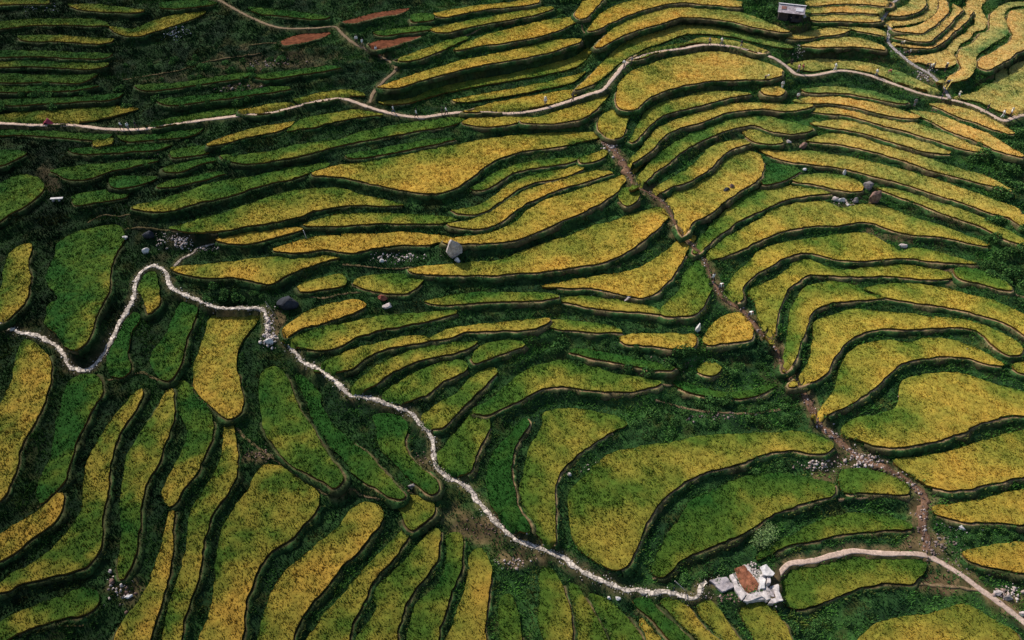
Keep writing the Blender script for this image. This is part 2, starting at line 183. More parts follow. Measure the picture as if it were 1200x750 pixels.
(.62,'sixth arched field wrapping the bowl on the right','F 398,582 430,548 458,490 458,430 468,378 540,353 600,338 680,343 780,353 880,363 980,373 1060,393 1140,428 1192,465 1192,487 1150,494 1098,462 1058,422 1000,397 900,394 800,402 700,402 622,417 572,452 532,502 517,562 482,602 440,614 408,607'),
(.66,'seventh arched field, just outside the bowl field','F 478,682 528,640 548,590 553,530 578,488 640,458 720,448 800,453 880,438 960,438 1030,458 1072,490 1092,520 1060,532 1000,507 920,497 840,507 772,522 722,557 682,602 642,647 592,682 530,714 488,702'),
(.7,'tiny yellow scrap at the right edge above the bowl field','F 1163,532 1200,523 1217,523 1217,557 1180,553'),
(.22,'small green wedge right of the brown ramp','F 958,196 1000,188 1060,203 1120,233 1157,265 1120,264 1060,247 1000,230 968,217'),
(.1,'dim strip between the third and fourth strips of the dark top left slope','A -10,180 120,177 260,183 384,188 378,202 250,200 110,194 -10,196'),
(.06,'dim scrubby strip just under the lowest green strip at top left','A -10,302 120,300 260,296 335,300 260,314 100,318 -10,318'),
(.04,'dark overgrown strip above the tapering yellow field at far left','A -10,352 150,345 300,338 425,328 410,343 280,354 140,362 -10,366'),
(.05,'dark overgrown strip in the scrub left of the brown scree','A 480,300 620,290 760,270 885,252 870,268 740,286 600,308 490,316'),
(.07,'dark overgrown strip above the slim green sliver by the footpath','A 560,350 700,335 850,318 1005,298 1010,310 860,333 700,354 570,368'),
(.06,'dark strip below the bare red strip left of the track junction','A 900,262 1040,245 1180,226 1190,236 1050,259 910,277'),
(.08,'dim strip at the top edge left of the dirt track','A 560,8 700,0 765,8 660,24 570,25'),
(.05,'dark strip above the long bend of the dirt track','A 880,26 1010,36 1150,56 1140,68 1000,53 890,42'),
(.08,'dark strip between the two right hand bare red strips','B 120,112 210,97 315,88 320,101 210,113 128,124'),
(.1,'dim strip right of the highest bare red strip','B 245,52 290,44 328,52 322,66 250,72'),
(.05,'dark strip directly under the footpath at far left','A -10,456 120,458 260,466 385,474 370,490 240,482 110,472 -10,470'),
(.06,'dark strip under the footpath below the slim green sliver','A 420,478 560,470 705,452 690,469 560,485 430,494'),
(.06,'dim shelf between the tiny yellowish scrap and the shaded left patch','A 250,522 400,515 560,503 592,508 560,523 400,532 260,537'),
(.08,'dark shelf left of the long strip with a yellow tail','A 560,642 680,620 770,598 782,609 690,635 570,658'),
(.1,'dark strip under the white bench','A 250,690 340,670 450,668 440,690 350,705 260,716'),
(.1,'dim green strip on the bank above the broad golden green field','B 20,545 120,525 240,503 380,478 392,488 250,518 130,542 30,556'),
(.5,'tiny olive patch in the hollow left of the stone gully','F 55,545 90,522 135,540 115,562 70,562'),
(.12,'dark curved shelf along the bottom of the hollow','F -20,585 60,612 150,628 240,622 310,598 325,604 250,638 150,645 50,630 -25,603'),
(.1,'dark shelf on the bushy bank above the arched green field','E 820,470 920,490 1040,510 1160,540 1150,552 1030,530 910,508 815,485'),
]
# height notes: sheet position -> metres
HN = '''1100,740,0 930,690,1.2 960,610,2.3 900,590,3 830,530,4.2 700,600,4.2 940,515,4.3 720,660,4.2 700,450,6.0 850,445,5.7 640,500,5.3 605,560,5.2 660,600,4.7
550,510,6.3 540,470,7.0 500,450,7.6 470,425,8.3 600,382,8.7 800,392,8.3 460,405,9.0 480,375,9.7 550,348,10 650,305,11.2 640,250,12.8 500,195,14.7 500,135,17 700,110,18.3 820,85,17.9
850,55,19.1 850,15,21.6 770,62,19.0 930,82,18.4 500,20,23.3 200,20,23.5 100,145,17 100,200,15 300,200,15.1 300,240,13.6 330,310,11.3 400,330,10.6 30,320,11.9 90,340,11.1 210,400,9.4 280,430,8.5 345,500,7.7 410,520,7.1 465,515,6.7
20,500,10.6 80,490,9.8 110,560,9.1 165,560,8.4 215,540,7.7 240,620,7.1 300,620,6.3 370,660,5.5 430,680,4.8 490,690,4.2 550,700,3.6 640,715,2.8 690,720,2.5 740,725,2.2 790,730,1.9 860,730,1.5 870,690,2.0
600,620,4.5 650,650,3.9 740,690,3.0 60,715,8.0 30,620,9.8 180,690,7.6 1100,650,1.6 1130,600,2.6 1130,540,3.6 1090,480,4.7 1060,425,5.6 1080,385,6.6 950,430,6.4 1100,335,7.7 1000,315,8.3 880,345,8.7
1000,285,9.2 1140,308,8.9 1000,250,10.2 840,300,9.9 1195,365,7.3 950,185,12.2 1190,248,11.6 1000,168,13 1150,215,12.3 1000,130,14.9 1130,170,14.1 1000,75,17.5 1080,100,16.6 1060,5,20.9 1060,45,18.9 1190,40,19 1150,120,16.2 1190,150,15.1 1125,88,17.0 1140,60,17.9'''
HN = [tuple(map(float, w.split(','))) for w in HN.split()]

PATHS = {
 'upper': (S('A -20,433 60,437 120,440 260,441 380,455 500,455 600,440 700,425 850,407 950,398 1030,378 1110,358 1200,347 B 50,360 100,378 150,393 200,405 280,413 360,402 450,394 520,396 600,399 700,386 800,357 870,333 920,316 942,292 970,258 1000,224 1060,197 1120,182 1200,171 C 80,158 160,162 240,180 320,205 370,237 400,262 460,265 560,249 650,264 740,295 840,330 940,350 1020,372 1080,400 1130,425 1170,412 1215,400'), .95),
 'stair': (S('C 775,-12 740,10 715,50 695,80 728,98 722,145 760,187 810,227 870,262 910,300 940,348'), .85),
 'dirt': (S('B 100,362 112,330 150,285 195,240 150,205 80,170 40,150 0,115 A 1180,95 1100,100 980,98 900,70 830,35 750,-12'), .75),
 'white': (S('D -15,382 60,415 130,430 190,460 225,495 235,530 270,550 310,550 360,505 390,450 430,370 470,300 478,240 505,200 540,184 575,200 592,235 600,260 660,290 720,315 770,333 850,333 920,336 940,370 942,430 985,440 1040,490 1060,520 1120,550 1180,590 E 0,610 30,640 100,650 190,680 250,705 280,745 H 320,40 330,130 370,175 440,210 480,265 540,330 620,400 690,425 770,455 850,510 950,555 1000,575 1080,580 Z 600,280 680,268 760,280 850,310 890,290 910,240 950,205'), .68),
 'lower': (S('I 330,610 318,570 345,510 375,482 450,473 540,450 600,438 700,446 850,452 920,485 990,530 1050,575 1120,625 1215,700'), .82),
 'gully': (S('B 925,490 960,530 990,570 1010,612 1030,652 1090,684 1140,722 1170,780 1200,830 F 50,130 88,188 102,230 140,295 215,350 270,415 330,480 358,560 420,620 450,680 480,745 I 530,30 580,80 660,130 720,150 800,200 850,250 840,320 850,380 862,440'), 1.1),
 'scree': (S('D 612,188 640,160 680,140 690,125 760,105'), .5),
}
LEDGES = [S(t) for t in ('F -60,585 20,610 90,640 160,655 250,645 335,608', 'A 430,282 500,270 640,246 740,214 860,196 930,186', 'A 870,160 940,152 990,150', 'D 435,60 470,50 530,52 600,62 700,70 800,72', 'D 300,575 360,590 440,575 500,560 560,590 600,600', 'D 680,620 720,690 800,730 860,700', 'G 830,0 860,40 930,90 1000,140 1080,185 1150,240 H 20,215 100,250 180,240 250,220',
 'G 130,290 170,260 220,215', 'H 130,230 200,225 300,240', 'E 1090,600 1150,605 1210,598', 'F -100,655 20,690 120,700 240,705 350,690', 'F 1140,270 1180,290 1210,300', 'C 380,610 430,625 500,650 600,680 690,735', 'B 360,130 440,125 500,95', 'A 480,745 420,760 360,755 300,790', 'E 0,180 60,185 160,195 270,190', 'G 300,700 220,700 120,710 60,740', 'I 540,255 640,250 760,235', 'A -10,585 60,560 100,545', 'D 1060,285 1130,300 1200,285 E 80,275', 'H 1090,540 1120,520 1160,515 1200,500', 'I 800,548 880,558 960,562 1050,580', 'D 200,420 225,460 250,490 290,490 320,460', 'B 840,60 850,110 900,170 930,190', 'C 300,170 360,120 370,100', 'E 930,560 1010,590 1090,595')]
# ------------------------------------------------------------------ camera
F_ = 942.0; DEP = math.radians(43.6); ZC = 100.0
cam_d = bpy.data.cameras.new('camera'); cam = bpy.data.objects.new('camera', cam_d); COL.objects.link(cam)
cam.location = (0,0,ZC); cam.rotation_euler = (math.pi/2 - DEP, 0, 0)
cam_d.sensor_width = 36; cam_d.lens = 36*F_/1200; cam_d.clip_end = 6000; cam_d.clip_start = .5
sc.camera = cam
cD, sD = math.cos(DEP), math.sin(DEP)
def ray(u, v):
    a = np.asarray(u, float)-600; b = np.asarray(v, float)-375
    return a, F_*cD - b*sD, -F_*sD - b*cD
def unproj(u, v, z):
    x, y, w = ray(u, v); t = (np.asarray(z, float)-ZC)/w
    return x*t, y*t
def proj(x, y, z):
    zz = z-ZC; d = y*cD - zz*sD; up = y*sD + zz*cD
    return 600 + F_*x/d, 375 - F_*up/d

# ------------------------------------------------------------------ base relief: 10 degree slope plus surveyed heights
SL = math.radians(10.0); YB = 46.0
def planar_xy(y): return (np.asarray(y)-YB)*math.tan(SL)
def planar_uv(u, v):
    x, y, w = ray(u, v); t = (YB*-math.tan(SL) - ZC)/(w - y*math.tan(SL))
    return t*w + ZC
hu = np.array([a[0] for a in HN]); hv = np.array([a[1] for a in HN]); hz = np.array([a[2] for a in HN])
def tps_k(r2): return np.where(r2 > 1e-9, .5*r2*np.log(np.maximum(r2, 1e-9)), 0)
_P = np.stack([hu, hv], 1)/100; _n = len(hu)
_K = tps_k(((_P[:,None]-_P[None])**2).sum(-1)) + .12*np.eye(_n)
_A = np.zeros((_n+3, _n+3)); _A[:_n,:_n] = _K; _A[:_n,_n] = 1; _A[:_n,_n+1:] = _P; _A[_n:,:_n] = _A[:_n,_n:].T
_w = np.linalg.solve(_A, np.concatenate([hz - planar_uv(hu, hv), np.zeros(3)]))
def hfun(u, v):
    u = np.asarray(u, float); sh = u.shape; u = np.clip(u.ravel(), -220, 1420); v = np.clip(np.asarray(v, float).ravel(), -110, 860)
    q = np.stack([u, v], 1)/100; out = np.empty(len(u))
    for i in range(0, len(u), 20000):
        s = q[i:i+20000]; k = tps_k(((s[:,None]-_P[None])**2).sum(-1))
        out[i:i+20000] = k @ _w[:_n] + _w[_n] + s @ _w[_n+1:]
    return out.reshape(sh)          # residual over the plane
def h_uv(u, v): return hfun(u, v) + planar_uv(u, v)

# ------------------------------------------------------------------ small numeric helpers
def pip(px, py, poly):
    ins = np.zeros(px.shape, bool); n = len(poly)
    for i in range(n):
        x0, y0 = poly[i]; x1, y1 = poly[(i+1) % n]
        if y0 == y1: continue
        c = ((y0 > py) != (y1 > py)) & (px < (x1-x0)*(py-y0)/(y1-y0) + x0)
        ins ^= c
    return ins
def catmull(pts, step, closed=True):
    P = np.array(pts, float); n = len(P); out = []
    rng_ = range(n) if closed else range(n-1)
    for i in rng_:
        if closed: a, b, c, d = P[(i-1) % n], P[i], P[(i+1) % n], P[(i+2) % n]
        else: a, b, c, d = P[max(i-1,0)], P[i], P[i+1], P[min(i+2,n-1)]
        L = np.linalg.norm(c-b); k = max(1, int(round(L/step)))
        la = max(np.linalg.norm(b-a), 1e-6); lc = max(np.linalg.norm(d-c), 1e-6)
        m1 = (c-a)/(la+L)*L*.9; m2 = (d-b)/(lc+L)*L*.9
        for j in range(k):
            t = j/k; t2 = t*t; t3 = t2*t
            out.append((2*t3-3*t2+1)*b + (t3-2*t2+t)*m1 + (-2*t3+3*t2)*c + (t3-t2)*m2)
    if not closed: out.append(P[-1])
    return np.array(out)
def hash2(ix, iy, s):
    h = (ix.astype(np.int64)*374761393 + iy.astype(np.int64)*668265263 + s*974634777) & 0x7fffffff
    h = ((h ^ (h >> 13))*1274126177) & 0x7fffffff
    return ((h ^ (h >> 16)) & 0xffff)/65535.0
def noise2(x, y, s=0):
    x = np.asarray(x, float); y = np.asarray(y, float)
    ix = np.floor(x); iy = np.floor(y); fx = x-ix; fy = y-iy
    fx = fx*fx*(3-2*fx); fy = fy*fy*(3-2*fy)
    a = hash2(ix, iy, s); b = hash2(ix+1, iy, s); c = hash2(ix, iy+1, s); d = hash2(ix+1, iy+1, s)
    return (a*(1-fx)+b*fx)*(1-fy) + (c*(1-fx)+d*fx)*fy
def fbm(x, y, s=0, o=3):
    v = 0; a = .5; t = 0
    for k in range(o):
        v = v + a*noise2(x*2**k, y*2**k, s+k*17); t += a; a *= .5
    return v/t

# ------------------------------------------------------------------ field levels
GX0, GX1, GY0, GY1, GR = -175.0, 175.0, -6.0, 262.0, .4
nx = int((GX1-GX0)/GR)+1; ny = int((GY1-GY0)/GR)+1
def taper(p):
    "long fields run out into narrow tips"
    d = np.hypot(p[:,None,0]-p[None,:,0], p[:,None,1]-p[None,:,1]); i, j = np.unravel_index(d.argmax(), d.shape); L = d[i,j]
    A = .5*abs(np.dot(p[:,0], np.roll(p[:,1],1)) - np.dot(p[:,1], np.roll(p[:,0],1))); per = np.linalg.norm(np.roll(p,-1,0)-p, axis=1).sum()
    w = 2*A/per
    if per*per/A < 34: return p
    p = p.copy()
    for k in (i, j):
        t = p[k].copy()
        if not (4 < t[0] < 1196 and 4 < t[1] < 746): continue
        nb = p[np.hypot(*(p-t).T) < 4*w]; c = nb.mean(0); a = t-c; a /= np.linalg.norm(a)+1e-9; n = np.array([-a[1], a[0]])
        rel = p-t; s_ = -(rel@a); q = rel@n; m = (np.hypot(rel[:,0], rel[:,1]) < 4*w) & (s_ < 3.2*w)
        tipq = 0.0; f = np.clip((s_[m]+.3*w)/(3.5*w), .02, 1)**.55
        p[m] = p[m] - n*((q[m]-tipq)*(1-f))[:,None] + a*(np.clip(1-s_[m]/(3.2*w), 0, 1)*.45*w)[:,None]
    return p
polys = [taper(catmull(S(t), 4.0)) for _, _, t in FIELDS]
NF = len(polys)
lab = -np.ones((376, 601), int)                     # survey sheet, half scale: who is next to whom
gu, gv = np.meshgrid(np.arange(601)*2.0, np.arange(376)*2.0)
for i, p in enumerate(polys):
    x0, y0 = p.min(0); x1, y1 = p.max(0)
    a0, a1 = max(0, int(x0/2)-1), min(601, int(x1/2)+2); b0, b1 = max(0, int(y0/2)-1), min(376, int(y1/2)+2)
    m = pip(gu[b0:b1,a0:a1], gv[b0:b1,a0:a1], p); lab[b0:b1,a0:a1][m] = i
HH = h_uv(gu, gv)
zb = np.zeros(NF); area_px = np.zeros(NF)
for i, p in enumerate(polys):
    m = lab == i; area_px[i] = m.sum()
    zb[i] = HH[m].mean() if m.any() else h_uv(*p.mean(0))
votes = {}
def scan(L, Hm, gap, key):
    for c in range(L.shape[1]):
        col = L[:,c]; ch = np.flatnonzero(np.diff(col))+1; st = np.concatenate([[0], ch]); en = np.concatenate([ch, [len(col)]])
        runs = [(col[s], s, e) for s, e in zip(st, en) if col[s] >= 0]
        for (a, s0, e0), (b, s1, e1) in zip(runs, runs[1:]):
            if a != b and s1-e0 <= gap:
                d = Hm[(s0+e0)//2, c] - Hm[(s1+e1-1)//2, c]
                k = (a, b) if a < b else (b, a); d = d if a < b else -d
                votes.setdefault(k, []).append(d)
scan(lab, HH, 16, 0); scan(lab.T, HH.T, 13, 1)
M = np.zeros((NF, NF)); B = np.zeros(NF)
for i in range(NF): M[i,i] += 1.2; B[i] += 1.2*zb[i]
for (a, b), ds in votes.items():
    if len(ds) < 4: continue
    d = float(np.median(ds)); w = min(len(ds), 40)/12.0
    if abs(d) < .08: w *= .2
    s = math.copysign(min(max(abs(d), .45), 1.5), d)
    M[a,a] += w; M[b,b] += w; M[a,b] -= w; M[b,a] -= w; B[a] += w*s; B[b] -= w*s
PSIDE = {}
for k in ('upper', 'lower', 'dirt', 'stair', 'white'):
    q = catmull(PATHS[k][0], 3.0, False); zq = h_uv(q[:,0], q[:,1]); zq = np.convolve(np.pad(zq, 6, mode='edge'), np.ones(13)/13, 'valid')
    sides = []
    for (u, v), z in zip(q, zq):
        up = dn = -1
        for t in range(3, 15):
            a, b = int(round((v-t)/2)), int(round((v+t)/2)); c = int(round(u/2))
            if 0 <= c < 601:
                if up < 0 and 0 <= a < 376 and lab[a,c] >= 0: up = lab[a,c]
                if dn < 0 and 0 <= b < 376 and lab[b,c] >= 0: dn = lab[b,c]
        if up == dn: up = dn = -1
        sides.append((up, dn))
        if k in ('upper', 'lower'):
            if up >= 0: M[up,up] += .12; B[up] += .12*(z+.35)
            if dn >= 0: M[dn,dn] += .12; B[dn] += .12*(z-.8)
    PSIDE[k] = sides
ZP = np.linalg.solve(M, B)
for k, up_m, dn_m in (('upper', .30, .62), ('lower', .30, .62), ('stair', .5, .3)):
    q = catmull(PATHS[k][0], 3.0, False); zq = h_uv(q[:,0], q[:,1]); zq = np.convolve(np.pad(zq, 6, mode='edge'), np.ones(13)/13, 'valid'); ups, dns = {}, {}
    for (up, dn), z in zip(PSIDE[k], zq):
        if up >= 0: ups.setdefault(up, []).append(z)
        if dn >= 0: dns.setdefault(dn, []).append(z)
    for f, a in ups.items():
        if len(a) > 4: ZP[f] = min(ZP[f], np.percentile(a, 12) + up_m)
    for f, a in dns.items():
        if len(a) > 4: ZP[f] = min(ZP[f], np.percentile(a, 25) - dn_m)
CROP = .55                                          # height of the standing rice
def crop_h(i): return .12 if FIELDS[i][0] < 0 else CROP

# ------------------------------------------------------------------ terrain height field
xs = GX0 + GR*np.arange(nx); ys = GY0 + GR*np.arange(ny)
def base_xy(X, Y):
    z = planar_xy(Y); z = np.clip(z, -12, 60)
    for _ in range(22):
        d = Y*cD - (z-ZC)*sD; ok = d > 5
        u, v = proj(X, Y, z)
        u = np.where(ok, u, 600); v = np.where(ok, v, 860)
        z = .4*z + .6*h_uv(u, np.clip(v, -160, 900))
    return z
cx = np.arange(GX0, GX1+4, 4.0); cy = np.arange(GY0, GY1+4, 4.0)
CZ = base_xy(*np.meshgrid(cx, cy))
def bil(Z, x0, y0, r, x, y):
    fx = np.clip((x-x0)/r, 0, Z.shape[1]-1.001); fy = np.clip((y-y0)/r, 0, Z.shape[0]-1.001)
    ix = fx.astype(int); iy = fy.astype(int); fx = fx-ix; fy = fy-iy
    return (Z[iy,ix]*(1-fx)+Z[iy,ix+1]*fx)*(1-fy) + (Z[iy+1,ix]*(1-fx)+Z[iy+1,ix+1]*fx)*fy
X, Y = np.meshgrid(xs, ys)
BASE = bil(CZ, GX0, GY0, 4.0, X, Y)
OWN = -np.ones((ny, nx), int); TZ = np.full((ny, nx), np.nan)
WPOLY = []
order = np.argsort(ZP)
for i in order:                                      # higher fields overwrite lower ones
    p = polys[i]; x, y = unproj(p[:,0], p[:,1], ZP[i] + crop_h(i)*.9); P = np.stack([x, y], 1)
    a0, a1 = max(0, int((x.min()-GX0)/GR)-1), min(nx, int((x.max()-GX0)/GR)+3)
    b0, b1 = max(0, int((y.min()-GY0)/GR)-1), min(ny, int((y.max()-GY0)/GR)+3)
    m = pip(X[b0:b1,a0:a1], Y[b0:b1,a0:a1], P)
    OWN[b0:b1,a0:a1][m] = i; TZ[b0:b1,a0:a1][m] = ZP[i]
WPOLY = []
for i in range(NF):
    p = polys[i]; x, y = unproj(p[:,0], p[:,1], ZP[i] + crop_h(i)*.9); WPOLY.append(np.stack([x, y], 1))
fixed = OWN >= 0
# bund width: grow every field by about half a metre where the ground is free, higher first
for _ in range(1):
    T2 = TZ.copy()
    for dy, dx in ((0,1),(0,-1),(1,0),(-1,0)):
        sh = np.roll(np.roll(TZ, dy, 0), dx, 1)
        T2 = np.where(~fixed & ~np.isnan(sh), np.fmax(np.where(np.isnan(T2), -99, T2), np.where(np.isnan(sh), -99, sh)), T2)
    grown = ~fixed & ~np.isnan(T2)
    TZ = np.where(grown, T2, TZ); fixed |= grown
# paths: level from the base relief, smoothed and laid into the ground
PATHW = {}; PDIST = np.full((ny, nx), 99.0); PKIND = np.zeros((ny, nx), int); PLV = np.zeros((ny, nx))
for kidx, (k, (pts, w)) in enumerate(PATHS.items()):
    q = catmull(pts, 3.0, False); z = h_uv(q[:,0], q[:,1])
    zz = z.copy()
    if k in ('upper', 'lower'):
        for j, (up, dn) in enumerate(PSIDE[k]):
            hi = ZP[up]+.6 if up >= 0 else 99; lo = ZP[dn]+.7 if dn >= 0 else -99
            zz[j] = min(max(zz[j], lo), max(hi, lo))
    n = 13
    zz = np.convolve(np.pad(zz, n//2, mode='edge'), np.ones(n)/n, 'valid')
    x, y = unproj(q[:,0], q[:,1], zz)
    PATHW[k] = [x, y, zz, w]
    for i in range(len(x)-1):
        r = w/2 + .9
        a0 = max(0, int((min(x[i],x[i+1])-r-GX0)/GR)); a1 = min(nx, int((max(x[i],x[i+1])+r-GX0)/GR)+2)
        b0 = max(0, int((min(y[i],y[i+1])-r-GY0)/GR)); b1 = min(ny, int((max(y[i],y[i+1])+r-GY0)/GR)+2)
        if a1 <= a0 or b1 <= b0: continue
        ax, ay = X[b0:b1,a0:a1], Y[b0:b1,a0:a1]; dx, dy = x[i+1]-x[i], y[i+1]-y[i]; L2 = dx*dx+dy*dy+1e-9
        t = np.clip(((ax-x[i])*dx+(ay-y[i])*dy)/L2, 0, 1); dd = np.hypot(ax-x[i]-t*dx, ay-y[i]-t*dy)
        pd = PDIST[b0:b1,a0:a1]; mm = (dd < pd) & (dd < r); pd[mm] = dd[mm]; PKIND[b0:b1,a0:a1][mm] = kidx+1
        m2 = mm & (dd < w/2+.3)
        TZ[b0:b1,a0:a1][m2] = (zz[i] + t*(zz[i+1]-zz[i]))[m2]; fixed[b0:b1,a0:a1][m2] = True; OWN[b0:b1,a0:a1][m2] = -1
        PLV[b0:b1,a0:a1][mm] = (zz[i] + t*(zz[i+1]-zz[i]))[mm]
# levelled pads for the clay floor and the hut
PADS = {'floor': ([(826,680),(838,672),(858,660),(884,657),(912,663),(922,690),(921,706),(898,712),(870,707),(838,698)], 0), 'hut': ([(905,0),(915,-6),(948,0),(952,24),(940,32),(908,26)], 0)}
PADZ = {}
for k, (pp, _) in PADS.items():
    pa = np.array(pp, float); z = float(h_uv(*pa.mean(0))) + (.1 if k == 'floor' else 0); PADZ[k] = z
    x, y = unproj(pa[:,0], pa[:,1], z); m = pip(X, Y, np.stack([x, y], 1)) & (OWN < 0); TZ[m] = z; fixed |= m
# fill between the fixed levels
far = ~fixed
Z = np.where(fixed, np.nan_to_num(TZ), BASE)
def relax(Z, fixed, TZ, base, lam, it):
    for _ in range(it):
        P = np.pad(Z, 1, mode='edge')
        A = (P[:-2,1:-1]+P[2:,1:-1]+P[1:-1,:-2]+P[1:-1,2:] + lam*base)/(4+lam)
        Z = np.where(fixed, TZ, A)
    return Z
TZf = np.nan_to_num(TZ)
Z = relax(Z, fixed, TZf, BASE, .01, 160)
# unfarmed shelves on the rough upper left and beyond the fields
ROUGH = fbm(X/9, Y/5, 5, 3)
free_d = (~fixed).astype(float)
for _ in range(6):
    P = np.pad(free_d, 1, mode='edge'); free_d = np.minimum.reduce([P[:-2,1:-1], P[2:,1:-1], P[1:-1,:-2], P[1:-1,2:], P[1:-1,1:-1]])*.98 if False else (P[:-2,1:-1]+P[2:,1:-1]+P[1:-1,:-2]+P[1:-1,2:])/4*(~fixed)
shelf = free_d**2
st = 1.1; ph = (Z + 1.2*fbm(X/30, Y/30, 9, 2))/st; fr = ph-np.floor(ph); sm = np.clip((fr-.55)/.45, 0, 1)
Z = Z + shelf*((np.floor(ph)+sm-ph)*st*.9 + .45*(ROUGH-.5) + .30*(fbm(X/1.7, Y/1.7, 3, 2)-.5))
LIPM = np.exp(-((fr-.5)/.14)**2)*np.clip(shelf*1.5, 0, 1)*np.clip(fbm(X/12, Y/4, 57, 2)*2.4-.7, 0, 1)
Z = np.where(fixed, Z, Z + .14*(noise2(X/.9, Y/.9, 8)-.5))
GZ = Z
def ground(x, y): return bil(GZ, GX0, GY0, GR, np.asarray(x, float), np.asarray(y, float))
def hit(u, v):
    "first ground point seen at a sheet position"
    x, y, w = ray(u, v); t = np.linspace(.05, .35, 2400)
    px, py, pz = x*t, y*t, ZC + w*t
    g = ground(px, py); k = np.argmax(pz < g)
    return float(px[k]), float(py[k]), float(g[k])
# ------------------------------------------------------------------ object helpers
def tag(o, label=None, cat=None, group=None, kind=None):
    if label: o['label'] = label
    if cat: o['category'] = cat
    if group: o['group'] = group
    if kind: o['kind'] = kind
    return o
def empty(name, loc, rz=0.0):
    o = bpy.data.objects.new(name, None); o.location = loc; o.rotation_euler = (0,0,rz); o.empty_display_size = .3; COL.objects.link(o); return o
def np_mesh(name, V, Fs, col=None, smooth=False):
    "V (n,3); Fs list of (k,m) index arrays, one per face size; col (n,3) linear"
    me = bpy.data.meshes.new(name); V = np.ascontiguousarray(V, np.float32)
    me.vertices.add(len(V)); me.vertices.foreach_set('co', V.ravel())
    Fs = [np.asarray(f, np.int32) for f in Fs if len(f)]
    tot = np.concatenate([np.full(len(f), f.shape[1], np.int32) for f in Fs]); idx = np.concatenate([f.ravel() for f in Fs])
    me.loops.add(len(idx)); me.loops.foreach_set('vertex_index', idx)
    me.polygons.add(len(tot)); me.polygons.foreach_set('loop_start', np.concatenate([[0], np.cumsum(tot)[:-1]]).astype(np.int32))
    if smooth: me.polygons.foreach_set('use_smooth', np.ones(len(tot), bool))
    me.update(calc_edges=True)
    if col is not None:
        a = me.color_attributes.new('Col', 'FLOAT_COLOR', 'POINT'); c = np.ones((len(V), 4), np.float32); c[:,:3] = col; a.data.foreach_set('color', c.ravel())
    return me
def link(name, me, mat, parent=None):
    o = bpy.data.objects.new(name, me); COL.objects.link(o)
    if mat is not None and not me.materials: me.materials.append(mat)
    if parent is not None: o.parent = parent
    return o
def bm_mesh(name, bm, smooth=False):
    me = bpy.data.meshes.new(name); bm.to_mesh(me); bm.free()
    if smooth:
        for p in me.polygons: p.use_smooth = True
    return me

# ------------------------------------------------------------------ materials
def node_mat(name, rough=.85, spec=.25):
    m = bpy.data.materials.new(name); m.use_nodes = True; nt = m.node_tree; b = nt.nodes['Principled BSDF']
    b.inputs['Roughness'].default_value = rough; b.inputs['Specular IOR Level'].default_value = spec
    return m, nt, b
def attr_mat(name, scale, lo, hi, rough=.85, bump=0.0, spec=.2, vor=None):
    "vertex tint times procedural mottling"
    m, nt, b = node_mat(name, rough, spec); N = nt.nodes; L = nt.links
    at = N.new('ShaderNodeAttribute'); at.attribute_name = 'Col'
    tc = N.new('ShaderNodeNewGeometry')
    no = N.new('ShaderNodeTexNoise'); no.inputs['Scale'].default_value = scale; no.inputs['Detail'].default_value = 5; no.inputs['Roughness'].default_value = .65
    L.new(tc.outputs['Position'], no.inputs['Vector'])
    mr = N.new('ShaderNodeMapRange'); mr.inputs['From Min'].default_value = .3; mr.inputs['From Max'].default_value = .7; mr.inputs['To Min'].default_value = lo; mr.inputs['To Max'].default_value = hi
    L.new(no.outputs['Fac'], mr.inputs['Value'])
    mx = N.new('ShaderNodeVectorMath'); mx.operation = 'SCALE'; L.new(at.outputs['Color'], mx.inputs[0]); L.new(mr.outputs['Result'], mx.inputs['Scale'])
    out = mx.outputs['Vector']; hgt = no.outputs['Fac']
    if vor:
        vo = N.new('ShaderNodeTexVoronoi'); vo.feature = 'DISTANCE_TO_EDGE'; vo.inputs['Scale'].default_value = vor; L.new(tc.outputs['Position'], vo.inputs['Vector'])
        vc = N.new('ShaderNodeTexVoronoi'); vc.inputs['Scale'].default_value = vor; L.new(tc.outputs['Position'], vc.inputs['Vector'])
        hs = N.new('ShaderNodeSeparateColor'); L.new(vc.outputs['Color'], hs.inputs['Color'])
        m1 = N.new('ShaderNodeMapRange'); m1.inputs['From Max'].default_value = .16; m1.inputs['To Min'].default_value = .3; L.new(vo.outputs['Distance'], m1.inputs['Value'])
        m2 = N.new('ShaderNodeMapRange'); m2.inputs['To Min'].default_value = .55; m2.inputs['To Max'].default_value = 1.2; L.new(hs.outputs['Red'], m2.inputs['Value'])
        mm = N.new('ShaderNodeMath'); mm.operation = 'MULTIPLY'; L.new(m1.outputs['Result'], mm.inputs[0]); L.new(m2.outputs['Result'], mm.inputs[1])
        m3 = N.new('ShaderNodeVectorMath'); m3.operation = 'SCALE'; L.new(out, m3.inputs[0]); L.new(mm.outputs['Value'], m3.inputs['Scale']); out = m3.outputs['Vector']; hgt = mm.outputs['Value']
    L.new(out, b.inputs['Base Color'])
    if bump:
        bp = N.new('ShaderNodeBump'); bp.inputs['Strength'].default_value = bump; bp.inputs['Distance'].default_value = .12; L.new(hgt, bp.inputs['Height']); L.new(bp.outputs['Normal'], b.inputs['Normal'])
    return m
